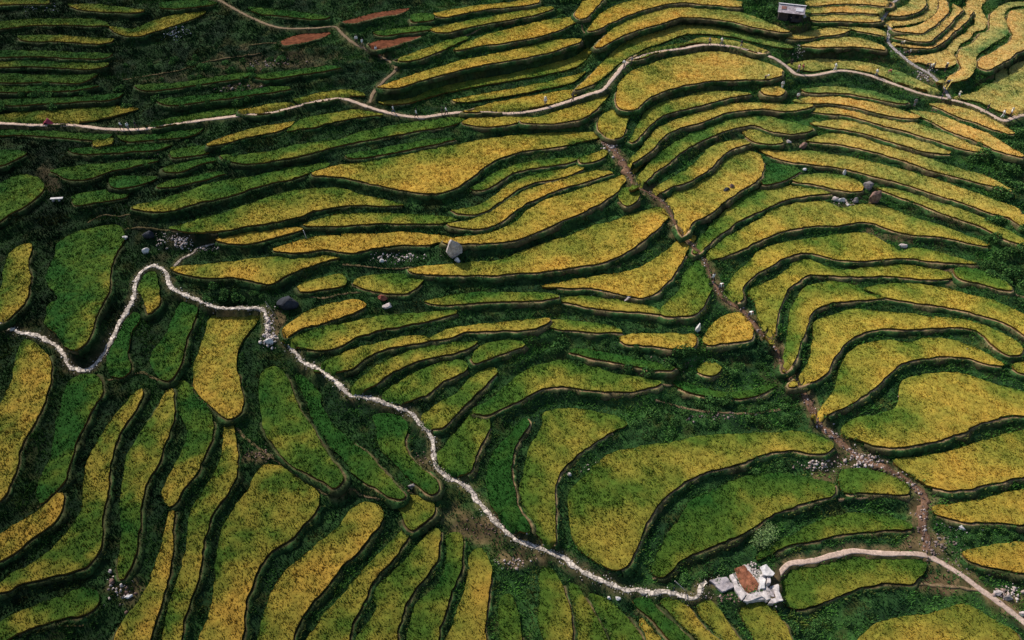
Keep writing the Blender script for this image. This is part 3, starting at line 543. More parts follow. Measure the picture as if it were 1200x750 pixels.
def flat_mat(name, c, scale=3.0, var=.35, rough=.8, bump=.4, c2=None, spec=.25, metal=0):
    m, nt, b = node_mat(name, rough, spec); N = nt.nodes; L = nt.links
    tc = N.new('ShaderNodeTexCoord'); no = N.new('ShaderNodeTexNoise'); no.inputs['Scale'].default_value = scale; no.inputs['Detail'].default_value = 6; no.inputs['Roughness'].default_value = .65
    L.new(tc.outputs['Object'], no.inputs['Vector'])
    cr = N.new('ShaderNodeValToRGB'); e = cr.color_ramp.elements; e[0].position = .3; e[1].position = .7
    c2 = c2 or tuple(min(1, x*(1+var)) for x in c); e[0].color = (*[x*(1-var) for x in c], 1); e[1].color = (*c2, 1)
    L.new(no.outputs['Fac'], cr.inputs['Fac']); L.new(cr.outputs['Color'], b.inputs['Base Color']); b.inputs['Metallic'].default_value = metal
    if bump:
        bp = N.new('ShaderNodeBump'); bp.inputs['Strength'].default_value = bump; bp.inputs['Distance'].default_value = .08; L.new(no.outputs['Fac'], bp.inputs['Height']); L.new(bp.outputs['Normal'], b.inputs['Normal'])
    return m
M_RICE = attr_mat('rice', .9, .78, 1.2, .9, 0, .03)
M_SOIL = attr_mat('slope_soil', 1.6, .55, 1.45, .95, .6, .1)
M_BUND = attr_mat('bund_earth', 2.2, .5, 1.5, .95, .5, .1)
M_GRASS = attr_mat('grass', .5, .65, 1.35, .92, 0, .03)
M_PATH = attr_mat('paving', 3.0, .75, 1.2, .85, .35, .2, vor=1.7)
M_TRACK = attr_mat('earth_track', 3.0, .6, 1.35, .95, .4, .1)
M_ROCK = attr_mat('rubble', 3.5, .6, 1.3, .85, .5, .2)

# ------------------------------------------------------------------ ground colour
u_, v_ = proj(X, Y, Z)
grid_n = fbm(X/6, Y/6, 21, 4); fine = noise2(X/.8, Y/.8, 31); mid = fbm(X/2.2, Y/2.2, 41, 2)
GREEN_D = np.array([.012,.034,.012]); GREEN_L = np.array([.036,.092,.020]); EARTH = np.array([.13,.078,.040]); EARTH_P = np.array([.22,.13,.095]); OLIVE = np.array([.050,.055,.012])
def lerp(a, b, t): return a + (b-a)*t[..., None]
tg = np.clip((grid_n-.3)*1.6 + (fine-.5)*.5, 0, 1)
TC = lerp(GREEN_D[None,None], GREEN_L[None,None], tg)
TC = lerp(TC, OLIVE[None,None], np.clip((mid-.62)*3, 0, .6))
# bare earth next to tracks and in a few scree patches
dirt = np.zeros_like(X)
wdt = {1: 1.2, 2: .9, 3: 1.0, 4: 1.2, 5: 1.2, 6: 1.7, 7: .8}
amt = {1: .5, 2: .6, 3: .5, 4: .55, 5: .8, 6: .7, 7: .5}
for k in wdt:
    mk = PKIND == k
    dirt = np.where(mk, np.clip(1.25 - PDIST/wdt[k] + (fine-.5)*.9, 0, 1)*amt[k], dirt)
PATCH = [(290,72,34,14,.55),(355,70,45,10,.5),(130,140,14,8,.2),(240,92,70,8,.35),(300,105,30,10,.5),(560,620,40,18,.75),(610,652,28,14,.75),(535,610,20,14,.6),(590,595,14,10,.5),(150,690,22,18,.7),(325,375,12,14,.8),
         (1085,640,26,18,.8),(1130,665,34,20,.6),(1105,685,30,10,.9),(830,710,12,14,.6),(640,250,1,1,0),(1117,325,9,14,.95),(1110,580,26,14,.5),(300,535,20,8,.7),(395,575,14,10,.5),(500,545,14,10,.5),(725,310,20,4,.6),
         (60,207,12,16,.5),(190,300,10,8,.4),(215,283,20,10,.5),(965,560,14,10,.7),(1075,590,10,26,.8),(990,535,30,12,.6),(1175,700,20,8,.6),(1130,72,14,8,.7),(1165,90,8,4,.5),(1085,95,10,10,.6),(770,225,16,12,.7),(715,170,8,10,.6),(790,260,10,16,.7),
         (1040,275,26,10,.6),(985,245,20,6,.4),(690,135,14,10,.5),(370,230,16,8,.2),(175,170,20,5,.25),(170,172,18,5,.3),(860,150,30,8,.4),(930,165,18,10,.5)]
for (a, b, ru, rv, s) in PATCH:
    e = ((u_-a)/ru)**2 + ((v_-b)/rv)**2
    dirt = np.maximum(dirt, np.clip((1.5-e)*.8 + (mid-.5)*2.2 + (fine-.5)*.8, 0, 1)*s)
dirt = np.where(np.isfinite(dirt), dirt, 0)
TC = lerp(TC, EARTH[None,None]*(.6+.8*fine[...,None]), dirt*.9)
# steep faces of cut earth on the right-hand terraces
gy_, gx_ = np.gradient(Z, GR); slope = np.hypot(gx_, gy_)
right_side = np.clip((u_-700)/350, 0, 1)*np.clip((560-v_)/120, 0, 1)
TC = lerp(TC, EARTH[None,None]*.42, np.clip((slope-.45)*1.2 + (mid-.55)*1.8, 0, 1)*(.18+.45*right_side))
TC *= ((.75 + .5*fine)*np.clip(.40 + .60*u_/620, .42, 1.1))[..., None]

# terrain sheet
iy, ix = np.mgrid[0:ny-1, 0:nx-1]; q0 = (iy*nx+ix).ravel()
V = np.stack([X.ravel(), Y.ravel(), (Z - np.where(OWN >= 0, .06, 0)).ravel()], 1)
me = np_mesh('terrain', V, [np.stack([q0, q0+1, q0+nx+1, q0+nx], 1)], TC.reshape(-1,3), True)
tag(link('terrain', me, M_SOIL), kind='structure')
# slopes beyond the surveyed hillside, out to the skyline
def ringpts():
    rs = np.array([0, 6, 16, 34, 70, 130, 220, 360, 560, 900, 1400, 2200]); n = 44
    cyc, hx, hy = (GY0+GY1)/2, (GX1-GX0)/2, (GY1-GY0)/2
    side = np.linspace(-1, 1, n, endpoint=False); P = []
    for s in side: P.append((s, -1))
    for s in side: P.append((1, s))
    for s in side: P.append((-s, 1))
    for s in side: P.append((-1, -s))
    P = np.array(P); out = []
    for r in rs:
        ex = np.sign(P)*(np.abs(P) > .9999)*r
        out.append(np.stack([P[:,0]*(hx-.4+r), cyc + P[:,1]*(hy-.4+r)], 1))
    return np.array(out), len(P), rs
R, nP, rs = ringpts(); hv_ = []
for k, r in enumerate(rs):
    x, y = R[k][:,0], R[k][:,1]; g = ground(np.clip(x, GX0+.5, GX1-.5), np.clip(y, GY0+.5, GY1-.5))
    yy = np.clip(y, GY0, GY1); z = g + (y-yy)*math.tan(SL)*np.where(y > yy, .9, .5)*np.exp(-np.abs(y-yy)/900) + np.minimum(r, 300)*.18*(fbm(x/160+5, y/160, 77, 3)-.5) - .35
    hv_.append(np.stack([x, y, z], 1))
hv_ = np.concatenate(hv_); fq = []
for k in range(len(rs)-1):
    a = np.arange(nP); b = (a+1) % nP; fq.append(np.stack([k*nP+a, (k+1)*nP+a, (k+1)*nP+b, k*nP+b], 1))
hc = lerp(GREEN_D[None], GREEN_L[None], noise2(hv_[:,0]/20, hv_[:,1]/20, 3))
tag(link('hills', np_mesh('hills', hv_, [np.concatenate(fq)], hc, True), M_SOIL), kind='structure')

# ------------------------------------------------------------------ rice fields
GOLD = np.array([.56,.345,.056]); YEL = np.array([.385,.310,.048]); GRN = np.array([.105,.178,.024]); GRN_D = np.array([.030,.106,.018]); RED = np.array([.135,.046,.022])
def rice_col(t, rnd):
    "t ripeness 0..1 per point"
    t = np.clip(t, 0, 1)[:,None]; 
    c = np.where(t < .35, GRN_D + (GRN-GRN_D)*(t/.35), np.where(t < .7, GRN + (YEL-GRN)*((t-.35)/.35), YEL + (GOLD-YEL)*((t-.7)/.3)))
    return c*(.86+.40*rnd[:,None])
def blades(P, h, w, c, lean=.35, n=2):
    "n leaning triangles per tuft -> vertices, faces, colours"
    Vs, Cs = [], []
    for k in range(n):
        m = len(P); a = RNG.uniform(0, 2*np.pi, m); d = np.stack([np.cos(a), np.sin(a), 0*a], 1); s = np.stack([-d[:,1], d[:,0], 0*a], 1)
        hh = h*RNG.uniform(.7, 1.25, m); ww = w*RNG.uniform(.7, 1.3, m)
        tip = P + d*(hh*lean*RNG.uniform(.2, 1.6, m))[:,None]; tip[:,2] += hh
        Vs += [np.stack([P - s*ww[:,None], P + s*ww[:,None], tip], 1).reshape(-1,3)]
        f = RNG.uniform(.8, 1.2, m)[:,None]
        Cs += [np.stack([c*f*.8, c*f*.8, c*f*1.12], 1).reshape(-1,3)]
    V = np.concatenate(Vs); return V, np.arange(len(V)).reshape(-1,3), np.concatenate(Cs)
def area2(P): return .5*abs(np.dot(P[:,0], np.roll(P[:,1],1)) - np.dot(P[:,1], np.roll(P[:,0],1)))
N_BLADES = 0; LIPS = []; RIMS = []
WID = np.array([0]+[PATHS[k_][1]/2 for k_ in PATHS])
def near(A, x, y): return A[np.clip(((y-GY0)/GR+.5).astype(int),0,ny-1), np.clip(((x-GX0)/GR+.5).astype(int),0,nx-1)]
def on_path(x, y, m=.2): k = near(PKIND, x, y); return (k > 0) & (near(PDIST, x, y) < WID[k]+m)
LEFT_T = lambda u, v: np.clip((420-u)/420, 0, 1)
for i in range(NF):
    rip, label, _ = FIELDS[i]; P = WPOLY[i]; z = ZP[i]; H = crop_h(i); bare = rip < 0
    if area2(P) < .5: continue
    # resample the outline
    seg = np.linalg.norm(np.roll(P,-1,0)-P, axis=1); out = []
    for k in range(len(P)):
        m = max(1, int(seg[k]/.45))
        for j in range(m): out.append(P[k] + (np.roll(P,-1,0)[k]-P[k])*j/m)
    Bd = np.array(out)
    d_ = np.roll(Bd,-1,0)-np.roll(Bd,1,0); nrm = np.stack([d_[:,1], -d_[:,0]], 1); nrm /= np.maximum(np.linalg.norm(nrm, axis=1), 1e-6)[:,None]
    sgn = np.sign(np.sum(Bd[:,0]*np.roll(Bd[:,1],-1) - np.roll(Bd[:,0],-1)*Bd[:,1])); nrm *= sgn
    Bd = Bd + nrm*((.16 if not bare else .25*fbm(Bd[:,0]/.9, Bd[:,1]/.9, 83, 2)[:,None]*2-.3) if bare else .16) + nrm*(.24*(noise2(Bd[:,0]/.7, Bd[:,1]/.7, 4)-.5) + .5*(fbm(Bd[:,0]/2.6, Bd[:,1]/2.6, 6, 2)-.5))[:,None]*(.6 if area2(P) < 25 else 1)
    o1 = Bd + nrm*.95; drop = z - ground(o1[:,0], o1[:,1]); lip = (drop > .16) & ~on_path(o1[:,0], o1[:,1], .5)
    lip = np.convolve(np.concatenate([lip[-3:], lip, lip[:3]]).astype(float), np.ones(7)/7, 'valid') > .45
    RIMS.append((Bd[~lip] - nrm[~lip]*.1, np.full(int((~lip).sum()), z+H*.55)))
    if lip.any() and not lip.all():                  # keep the longest run: one lip per field
        st = int(np.flatnonzero(~lip)[0]); r_ = np.roll(lip, -st); runs = []; a_ = None
        for q_, b_ in enumerate(np.append(r_, False)):
            if b_ and a_ is None: a_ = q_
            if not b_ and a_ is not None: runs.append((q_-a_, a_)); a_ = None
        n_, a_ = max(runs); r_[:] = False; r_[a_:a_+n_] = True; lip = np.roll(r_, st)
    ctr = P.mean(0); root = empty('bare_field' if bare else 'rice_terrace', (ctr[0], ctr[1], z))
    tag(root, label, 'bare field' if bare else 'rice terrace', 'bare soil strips by the dirt track' if bare else 'rice terraces on the hillside')
    sp = .42; x0, y0 = Bd.min(0); x1, y1 = Bd.max(0)
    gx, gy = np.meshgrid(np.arange(x0, x1, sp), np.arange(y0, y1, sp)); gx = gx.ravel() + RNG.uniform(-.17,.17, gx.size); gy = gy.ravel() + RNG.uniform(-.17,.17, gy.size)
    m = pip(gx, gy, Bd); In = np.stack([gx[m], gy[m]], 1); nb = len(Bd)
    res = delaunay_2d_cdt([Vector(p) for p in np.concatenate([Bd, In])], [], [list(range(nb))], 1, 1e-4)
    v2 = np.array([(p.x, p.y) for p in res[0]]); fc = np.array([f for f in res[2] if len(f) == 3], int)
    if len(fc) == 0: continue
    isb = np.array([any(o < nb for o in og) for og in res[3]]) if res[3] else np.zeros(len(v2), bool)
    Bl, Br = Bd[lip][::2], Bd[~lip][::2]
    def rim_t(x, y):
        "0 at the downhill lip, 1 at the uphill edge"
        if len(Bl) < 3 or len(Br) < 3: return np.full(len(x), .5)
        out = np.empty(len(x))
        for c_ in range(0, len(x), 8000):
            p = np.stack([x[c_:c_+8000], y[c_:c_+8000]], 1)
            d1 = np.sqrt(((p[:,None]-Bl[None])**2).sum(-1).min(1)); d2 = np.sqrt(((p[:,None]-Br[None])**2).sum(-1).min(1)); out[c_:c_+8000] = d1/(d1+d2+.15)
        return out
    def ripe(x, y):
        u, v = proj(x, y, z)
        n = fbm(x/6.5, y/6.5, 11+i, 3)-.5; n2 = fbm(x/1.5, y/1.5, 60, 2)-.5; left = np.clip((700-u)/600, 0, 1)*np.clip((v-250)/200, 0, 1)
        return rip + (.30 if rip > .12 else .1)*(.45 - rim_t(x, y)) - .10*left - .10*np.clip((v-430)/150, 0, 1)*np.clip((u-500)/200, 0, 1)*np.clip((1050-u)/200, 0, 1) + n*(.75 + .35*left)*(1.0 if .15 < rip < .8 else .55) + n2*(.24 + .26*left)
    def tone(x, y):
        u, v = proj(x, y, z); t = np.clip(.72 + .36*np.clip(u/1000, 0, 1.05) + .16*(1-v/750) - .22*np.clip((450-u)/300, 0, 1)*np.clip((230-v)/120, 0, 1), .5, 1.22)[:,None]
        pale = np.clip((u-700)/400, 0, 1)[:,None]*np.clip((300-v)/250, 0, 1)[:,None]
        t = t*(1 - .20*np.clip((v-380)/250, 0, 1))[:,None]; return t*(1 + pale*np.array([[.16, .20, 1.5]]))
    zt = z + H*.72 + RNG.normal(0, .05 if not bare else .03, len(v2)) + .10*(fbm(v2[:,0]/3, v2[:,1]/3, 15, 2)-.5)
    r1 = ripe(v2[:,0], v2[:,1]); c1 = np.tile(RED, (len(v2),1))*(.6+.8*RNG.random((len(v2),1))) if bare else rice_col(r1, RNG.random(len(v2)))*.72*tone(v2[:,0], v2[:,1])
    pc = on_path(v2[:,0], v2[:,1]); zt = np.where(pc, np.minimum(zt, near(PLV, v2[:,0], v2[:,1])-.15), zt)
    top = np.column_stack([v2, zt])
    # flanks of the standing crop
    e0 = np.arange(nb); low = np.column_stack([Bd + nrm*(-.05), np.full(nb, z-.12)]); zu = z + H*.72 + .03*RNG.normal(size=nb); bpc = on_path(Bd[:,0], Bd[:,1]); zu = np.where(bpc, np.minimum(zu, near(PLV, Bd[:,0], Bd[:,1])-.15), zu); low[:,2] = np.minimum(low[:,2], zu-.1); up = np.column_stack([Bd, zu])
    sidec = np.tile(RED*.6 if bare else np.array([.15,.085,.020]), (2*nb,1)); sidec[nb:] *= .6
    n0 = len(top); sq = np.stack([n0+e0, n0+(e0+1) % nb, n0+nb+(e0+1) % nb, n0+nb+e0], 1)
    Vv = [top, up, low]; Cc = [c1, sidec]; tri = [fc]
    if not bare:
        A = area2(Bd); cu, cvv = proj(ctr[0], ctr[1], z)
        dens = 27.0
        k = int(A*dens*1.15/ max(.15, A/((x1-x0)*(y1-y0)+1e-6))); k = min(k, 140000)
        px, py = RNG.uniform(x0, x1, k), RNG.uniform(y0, y1, k); mm = pip(px, py, Bd) & ~on_path(px, py); px, py = px[mm], py[mm]
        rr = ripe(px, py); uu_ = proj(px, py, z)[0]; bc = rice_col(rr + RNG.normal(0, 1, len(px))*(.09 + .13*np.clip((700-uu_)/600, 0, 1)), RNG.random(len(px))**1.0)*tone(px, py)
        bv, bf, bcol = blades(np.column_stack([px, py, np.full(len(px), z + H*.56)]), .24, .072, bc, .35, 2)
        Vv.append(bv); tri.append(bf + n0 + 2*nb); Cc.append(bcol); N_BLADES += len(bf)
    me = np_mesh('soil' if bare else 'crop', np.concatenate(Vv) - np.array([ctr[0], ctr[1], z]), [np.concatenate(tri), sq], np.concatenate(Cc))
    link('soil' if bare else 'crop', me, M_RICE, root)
    # earth bund on the downhill lip
    if lip.sum() > 4:
        uu0 = proj(Bd[:,0], Bd[:,1], z)[0]; wv = .22 + .80*fbm(Bd[:,0]/1.6, Bd[:,1]/1.6, 19, 3); n_ = nb
        prof = [(.02, -.15), (.06, .13), (.38, .15), (.62, .10), (1.0, -.10), (1.3, -.6)]
        rows = [np.column_stack([Bd + nrm*(wv*a*(1 + (.5*(noise2(Bd[:,0]/.7, Bd[:,1]/.7 + a*9, 27)-.5) if a > .5 else 0)))[:,None], z + b + (.05 + .22*(a > .5))*(noise2(Bd[:,0]/.55 + a*7, Bd[:,1]/.55, 23)-.5)]) for a, b in prof]
        VB = np.concatenate(rows); fb = []
        k0 = np.flatnonzero(lip & np.roll(lip, -1)); k1 = (k0+1) % nb
        for r in range(len(prof)-1): fb.append(np.stack([r*nb+k0, r*nb+k1, (r+1)*nb+k1, (r+1)*nb+k0], 1))
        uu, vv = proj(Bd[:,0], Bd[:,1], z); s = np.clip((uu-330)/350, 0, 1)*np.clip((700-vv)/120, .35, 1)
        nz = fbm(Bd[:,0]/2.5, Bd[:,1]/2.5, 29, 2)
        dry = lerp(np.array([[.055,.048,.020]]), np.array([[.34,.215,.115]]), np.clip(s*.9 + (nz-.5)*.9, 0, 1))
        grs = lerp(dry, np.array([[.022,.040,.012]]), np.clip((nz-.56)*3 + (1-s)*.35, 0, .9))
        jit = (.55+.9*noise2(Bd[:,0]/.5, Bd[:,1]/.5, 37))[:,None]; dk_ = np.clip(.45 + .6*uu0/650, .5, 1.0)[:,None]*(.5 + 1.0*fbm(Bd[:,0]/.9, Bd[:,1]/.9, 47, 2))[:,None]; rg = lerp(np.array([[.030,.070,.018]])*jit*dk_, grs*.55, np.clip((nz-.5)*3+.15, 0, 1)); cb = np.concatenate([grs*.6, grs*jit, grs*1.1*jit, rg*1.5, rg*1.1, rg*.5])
        LIPS.append((Bd[lip] + nrm[lip]*(wv[lip]*RNG.uniform(.45,1.25,int(lip.sum())))[:,None], np.full(int(lip.sum()), z+.05), s[lip]))
        use = np.unique(np.concatenate([f.ravel() for f in fb])); mp = -np.ones(len(VB), int); mp[use] = np.arange(len(use))
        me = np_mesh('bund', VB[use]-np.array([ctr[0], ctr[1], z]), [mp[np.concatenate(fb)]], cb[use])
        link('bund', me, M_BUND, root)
print('rice blades', N_BLADES)

# ------------------------------------------------------------------ rough grass over all the banks
inview = (u_ > -70) & (u_ < 1270) & (v_ > -60) & (v_ < 800) & ((Y*cD-(Z-ZC)*sD) > 5)
bankm = inview & (OWN < 0)
yy, xx = np.nonzero(bankm)
rep = 3.2
k = int(len(yy)*rep); pick = RNG.integers(0, len(yy), k); gx = X[yy[pick], xx[pick]] + RNG.uniform(-.2,.2,k); gy = Y[yy[pick], xx[pick]] + RNG.uniform(-.2,.2,k)
FDIST = np.where(OWN >= 0, 0, 9.0)
for _ in range(8):
    P_ = np.pad(FDIST, 1, mode='edge'); FDIST = np.minimum(FDIST, np.minimum.reduce([P_[:-2,1:-1], P_[2:,1:-1], P_[1:-1,:-2], P_[1:-1,2:]])+GR)
pd = near(PDIST, gx, gy); dk = near(dirt, gx, gy); clump = fbm(gx/1.6, gy/1.6, 51, 2)
wds = np.array([99]+[PATHS[k_][1]/2 for k_ in PATHS])[near(PKIND, gx, gy)]
keep = ~((pd < wds*.8) & (near(PKIND, gx, gy) > 0)) & (RNG.random(k) > dk*.9) & (near(OWN, gx, gy) < 0)
gx, gy, clump = gx[keep], gy[keep], clump[keep]
gz = ground(gx, gy); hh = (.14 + .5*np.clip(clump-.25, 0, 1)*RNG.uniform(.5,1.6,len(gx)))*np.where(near(PKIND, gx, gy) > 0, .6, 1)
gu, gv = proj(gx, gy, gz); fd = near(FDIST, gx, gy)
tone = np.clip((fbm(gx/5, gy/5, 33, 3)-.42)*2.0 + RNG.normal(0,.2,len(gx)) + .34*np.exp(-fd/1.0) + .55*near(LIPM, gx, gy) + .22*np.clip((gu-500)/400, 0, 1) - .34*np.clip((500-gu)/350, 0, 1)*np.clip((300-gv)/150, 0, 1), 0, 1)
GA, GB, GC = np.array([.014,.044,.016]), np.array([.062,.165,.028]), np.array([.15,.135,.03])
gc = lerp(GA[None], GB[None], tone); gc = lerp(gc, GC[None], np.clip((fbm(gx/3, gy/3, 71, 2)-.6)*3, 0, .7)*RNG.random(len(gx)))
lp = np.concatenate([a for a, _, _ in LIPS]); lz = np.concatenate([b for _, b, _ in LIPS]); ls = np.concatenate([c for _, _, c in LIPS])
lp = np.repeat(lp, 7, 0); lz = np.repeat(lz, 7); ls = np.repeat(ls, 7); lp = lp + RNG.normal(0, .16, lp.shape); kp = RNG.random(len(lp)) < (.85-.55*ls)*np.clip(fbm(lp[:,0]/1.8, lp[:,1]/1.8, 93, 2)*2.2-.35, .05, 1)
lp, lz, ls = lp[kp], lz[kp], ls[kp]; lz = np.minimum(lz, lz)
lc = lerp(np.array([[.022,.055,.016]]), np.array([[.12,.12,.03]]), np.clip(RNG.random(len(lp))*.8 + ls*.3-.2, 0, 1))
rp = np.repeat(np.concatenate([a for a, _ in RIMS]), 5, 0); rz_ = np.repeat(np.concatenate([b for _, b in RIMS]), 5); rp = rp + RNG.normal(0, .20, rp.shape); kp = RNG.random(len(rp)) < np.clip(fbm(rp[:,0]/1.5, rp[:,1]/1.5, 97, 2)*3.2-1.1, .05, 1); rp, rz_ = rp[kp], rz_[kp]
rc = lerp(np.array([[.022,.060,.018]]), np.array([[.085,.16,.03]]), RNG.random(len(rp)))
lp = np.concatenate([lp, rp]); lz = np.concatenate([lz, rz_]); lc = np.concatenate([lc, rc])
gc = np.concatenate([gc, lc]); hh = np.concatenate([hh, RNG.uniform(.12,.38,len(lp))])
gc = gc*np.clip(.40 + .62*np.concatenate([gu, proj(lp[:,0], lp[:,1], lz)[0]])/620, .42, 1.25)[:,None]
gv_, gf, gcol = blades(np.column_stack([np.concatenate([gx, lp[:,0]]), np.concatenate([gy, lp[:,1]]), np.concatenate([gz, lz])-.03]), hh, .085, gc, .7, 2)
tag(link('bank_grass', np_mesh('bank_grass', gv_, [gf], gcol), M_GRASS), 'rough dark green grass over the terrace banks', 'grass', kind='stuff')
print('grass blades', len(gf))

# ------------------------------------------------------------------ footpaths
def ribbon(x, y, z, w, lift=.07, wob=.18, seed=1):
    d = np.stack([np.gradient(x), np.gradient(y)], 1); d /= np.maximum(np.linalg.norm(d, axis=1), 1e-6)[:,None]; n = np.stack([-d[:,1], d[:,0]], 1)
    P = np.stack([x, y], 1); cols = [-1.0, -.92, -.45, 0, .45, .92, 1.0]; rows = []
    for c in cols:
        ww = w/2*(1 + wob*2*(noise2(np.arange(len(x))*.9 + seed*31, np.full(len(x), c*3), seed)-.5))
        ww = ww*np.ones(len(x)); q = P + n*(c*ww)[:,None]; edge = abs(c) > .95
        rows.append(np.column_stack([q, z + (lift if not edge else -.35) + .03*(noise2(q[:,0]/.8, q[:,1]/.8, 2)-.5)]))
    V = np.concatenate(rows); m = len(x); f = []; a = np.arange(m-1)
    for r in range(len(cols)-1): f.append(np.stack([r*m+a, r*m+a+1, (r+1)*m+a+1, (r+1)*m+a], 1))
    return V, np.concatenate(f), len(cols)
PNAME = {'upper': ('footpath', (.50,.365,.28), M_TRACK, .3), 'stair': ('stone_stairway_path', (.50,.43,.40), M_PATH, .2), 'dirt': ('dirt_track', (.20,.14,.085), M_TRACK, .4), 'white': ('stone_footpath', (.66,.56,.47), M_PATH, .75),
         'lower': ('paved_footpath', (.50,.365,.29), M_TRACK, .18), 'gully': ('stream_bed_path', (.15,.085,.052), M_TRACK, .7), 'scree': ('short_path', (.42,.34,.27), M_PATH, .4)}
for k, (x, y, z, w) in PATHW.items():
    s = np.concatenate([[0], np.cumsum(np.hypot(np.diff(x), np.diff(y)))]); t = np.arange(0, s[-1], .45); x, y, z = np.interp(t, s, x), np.interp(t, s, y), np.interp(t, s, z)
    nm, c, mt, wob = PNAME[k]; w = w*(1 + .35*(fbm(x/3, y/3, 88, 2)-.5))
    if k == 'gully': vv_ = proj(x, y, z)[1]; w = np.interp(vv_, [150, 200, 215, 330, 345, 425, 440, 650], [1.7, 1.5, .5, .5, .8, .6, 1.15, 1.25])
    V, f, nc = ribbon(x, y, z, w, .07, wob, len(k))
    cc = np.tile(c, (len(V),1))*(.78+.45*fbm(V[:,0]/1.5, V[:,1]/1.5, 9, 2))[:,None]
    if k == 'gully': cc *= (.35 + 1.3*fbm(V[:,0]/.9, V[:,1]/.9, 14, 2))[:,None]
    m = len(x)
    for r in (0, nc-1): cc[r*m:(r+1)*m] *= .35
    tag(link(nm, np_mesh(nm, V, [f], cc), mt), kind='structure')

for j, L_ in enumerate(LEDGES):
    q = catmull(L_, 3.0, False); hz_ = [hit(min(max(u, -15), 1215), v) for u, v in q]; hz_ = np.array(hz_); ok = near(OWN, hz_[:,0], hz_[:,1]) < 0
    hz_ = hz_[ok]
    if len(hz_) < 6: continue
    brk = np.flatnonzero(np.hypot(*np.diff(hz_[:,:2], axis=0).T) > 4.0); hz_ = max(np.split(hz_, brk+1), key=len)
    if len(hz_) < 5: continue
    kern = np.ones(5)/5; x, y, z = [np.convolve(np.pad(hz_[:,c_], 2, mode='edge'), kern, 'valid') for c_ in range(3)]
    s_ = np.concatenate([[0], np.cumsum(np.hypot(np.diff(x), np.diff(y)))]); t = np.arange(0, s_[-1], .45); x, y, z = np.interp(t, s_, x), np.interp(t, s_, y), np.interp(t, s_, z)
    if len(x) < 6: continue
    V, f, nc = ribbon(x, y, ground(x, y), .42, .06, .8, 60+j); uu_ = proj(V[:,0], V[:,1], V[:,2])[0]
    cc = lerp(np.array([[.075,.060,.024]]), np.array([[.20,.135,.075]]), np.clip(uu_/900 + fbm(V[:,0]/2, V[:,1]/2, 5, 2)-.6, 0, 1))
    tag(link('ledge_path', np_mesh('ledge_path', V, [f], cc), M_BUND), kind='structure')

# ------------------------------------------------------------------ light and sky
el, az = math.radians(42), math.radians(-42)         # sun behind the slope, from the upper left
sd = bpy.data.lights.new('sun', 'SUN'); so = bpy.data.objects.new('sun', sd); COL.objects.link(so)
sd.energy = 5.0; sd.angle = math.radians(.6); sd.color = (1.0, .93, .82)
pos = Vector((math.sin(az)*math.cos(el), math.cos(az)*math.cos(el), math.sin(el))); so.rotation_euler = pos.to_track_quat('Z', 'Y').to_euler()
wd = bpy.data.worlds.new('World'); sc.world = wd; wd.use_nodes = True; nt = wd.node_tree; bg = nt.nodes['Background']
sk = nt.nodes.new('ShaderNodeTexSky'); sk.sky_type = 'NISHITA'; sk.sun_disc = False; sk.sun_elevation = el; sk.sun_rotation = az
nt.links.new(sk.outputs['Color'], bg.inputs['Color']); bg.inputs['Strength'].default_value = .125
sc.view_settings.view_transform = 'Standard'; sc.view_settings.look = 'None'; sc.view_settings.exposure = 0
sc.cycles.max_bounces = 4; sc.cycles.diffuse_bounces = 3; sc.cycles.use_denoising = True
# ------------------------------------------------------------------ bushes
def bush_mesh(seed, n=420, feather=False):
    r = np.random.default_rng(seed); d = r.normal(size=(n,3)); d /= np.linalg.norm(d, axis=1)[:,None]; d[:,2] = np.abs(d[:,2])*1.05
    lum = .75 + .5*noise2(d[:,0]*2.1+seed, d[:,1]*2.1 + d[:,2]*1.7, seed)
    P = d*(lum*r.uniform(.45, 1.0, n)**.5)[:,None]
    if feather:
        a = r.uniform(0, 2*np.pi, n); t = r.uniform(.1, 1, n); a = np.floor(r.uniform(0, 26, n))*.2417 + r.normal(0,.05,n); ln = .6+.7*((np.floor(a*40) % 7)/7); P = np.stack([np.cos(a)*t**1.8*1.2*ln, np.sin(a)*t**1.8*1.2*ln, np.sin(t*2.3)*1.25*ln], 1)
    a = r.normal(size=(n,3)); a /= np.linalg.norm(a, axis=1)[:,None]; b = np.cross(a, r.normal(size=(n,3))); b /= np.linalg.norm(b, axis=1)[:,None]
    s = r.uniform(.07, .16, n)[:,None]; s2 = s*(.35 if feather else .6)
    V = np.stack([P-a*s, P+b*s2, P+a*s, P-b*s2], 1).reshape(-1,3); f = np.arange(4*n).reshape(-1,4)
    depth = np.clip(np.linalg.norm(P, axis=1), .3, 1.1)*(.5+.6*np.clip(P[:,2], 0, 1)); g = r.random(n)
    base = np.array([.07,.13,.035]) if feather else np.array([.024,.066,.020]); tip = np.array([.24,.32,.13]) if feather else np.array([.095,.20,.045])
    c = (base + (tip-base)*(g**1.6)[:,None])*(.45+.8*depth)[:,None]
    return np_mesh('bush', V, [f], np.repeat(c, 4, 0))
BUSH = [bush_mesh(k+3) for k in range(6)]
PLUME = [bush_mesh(40+k, 520, True) for k in range(2)]
for m_ in BUSH + PLUME: m_.materials.append(M_GRASS)
def stem_mesh():
    bm = bmesh.new(); bmesh.ops.create_cone(bm, cap_ends=True, segments=7, radius1=.09, radius2=.04, depth=.7, matrix=Matrix.Translation((0,0,.2))); return bm_mesh('stem', bm, True)
STEM = stem_mesh(); STEM.materials.append(flat_mat('bark', (.055,.038,.025), 9))
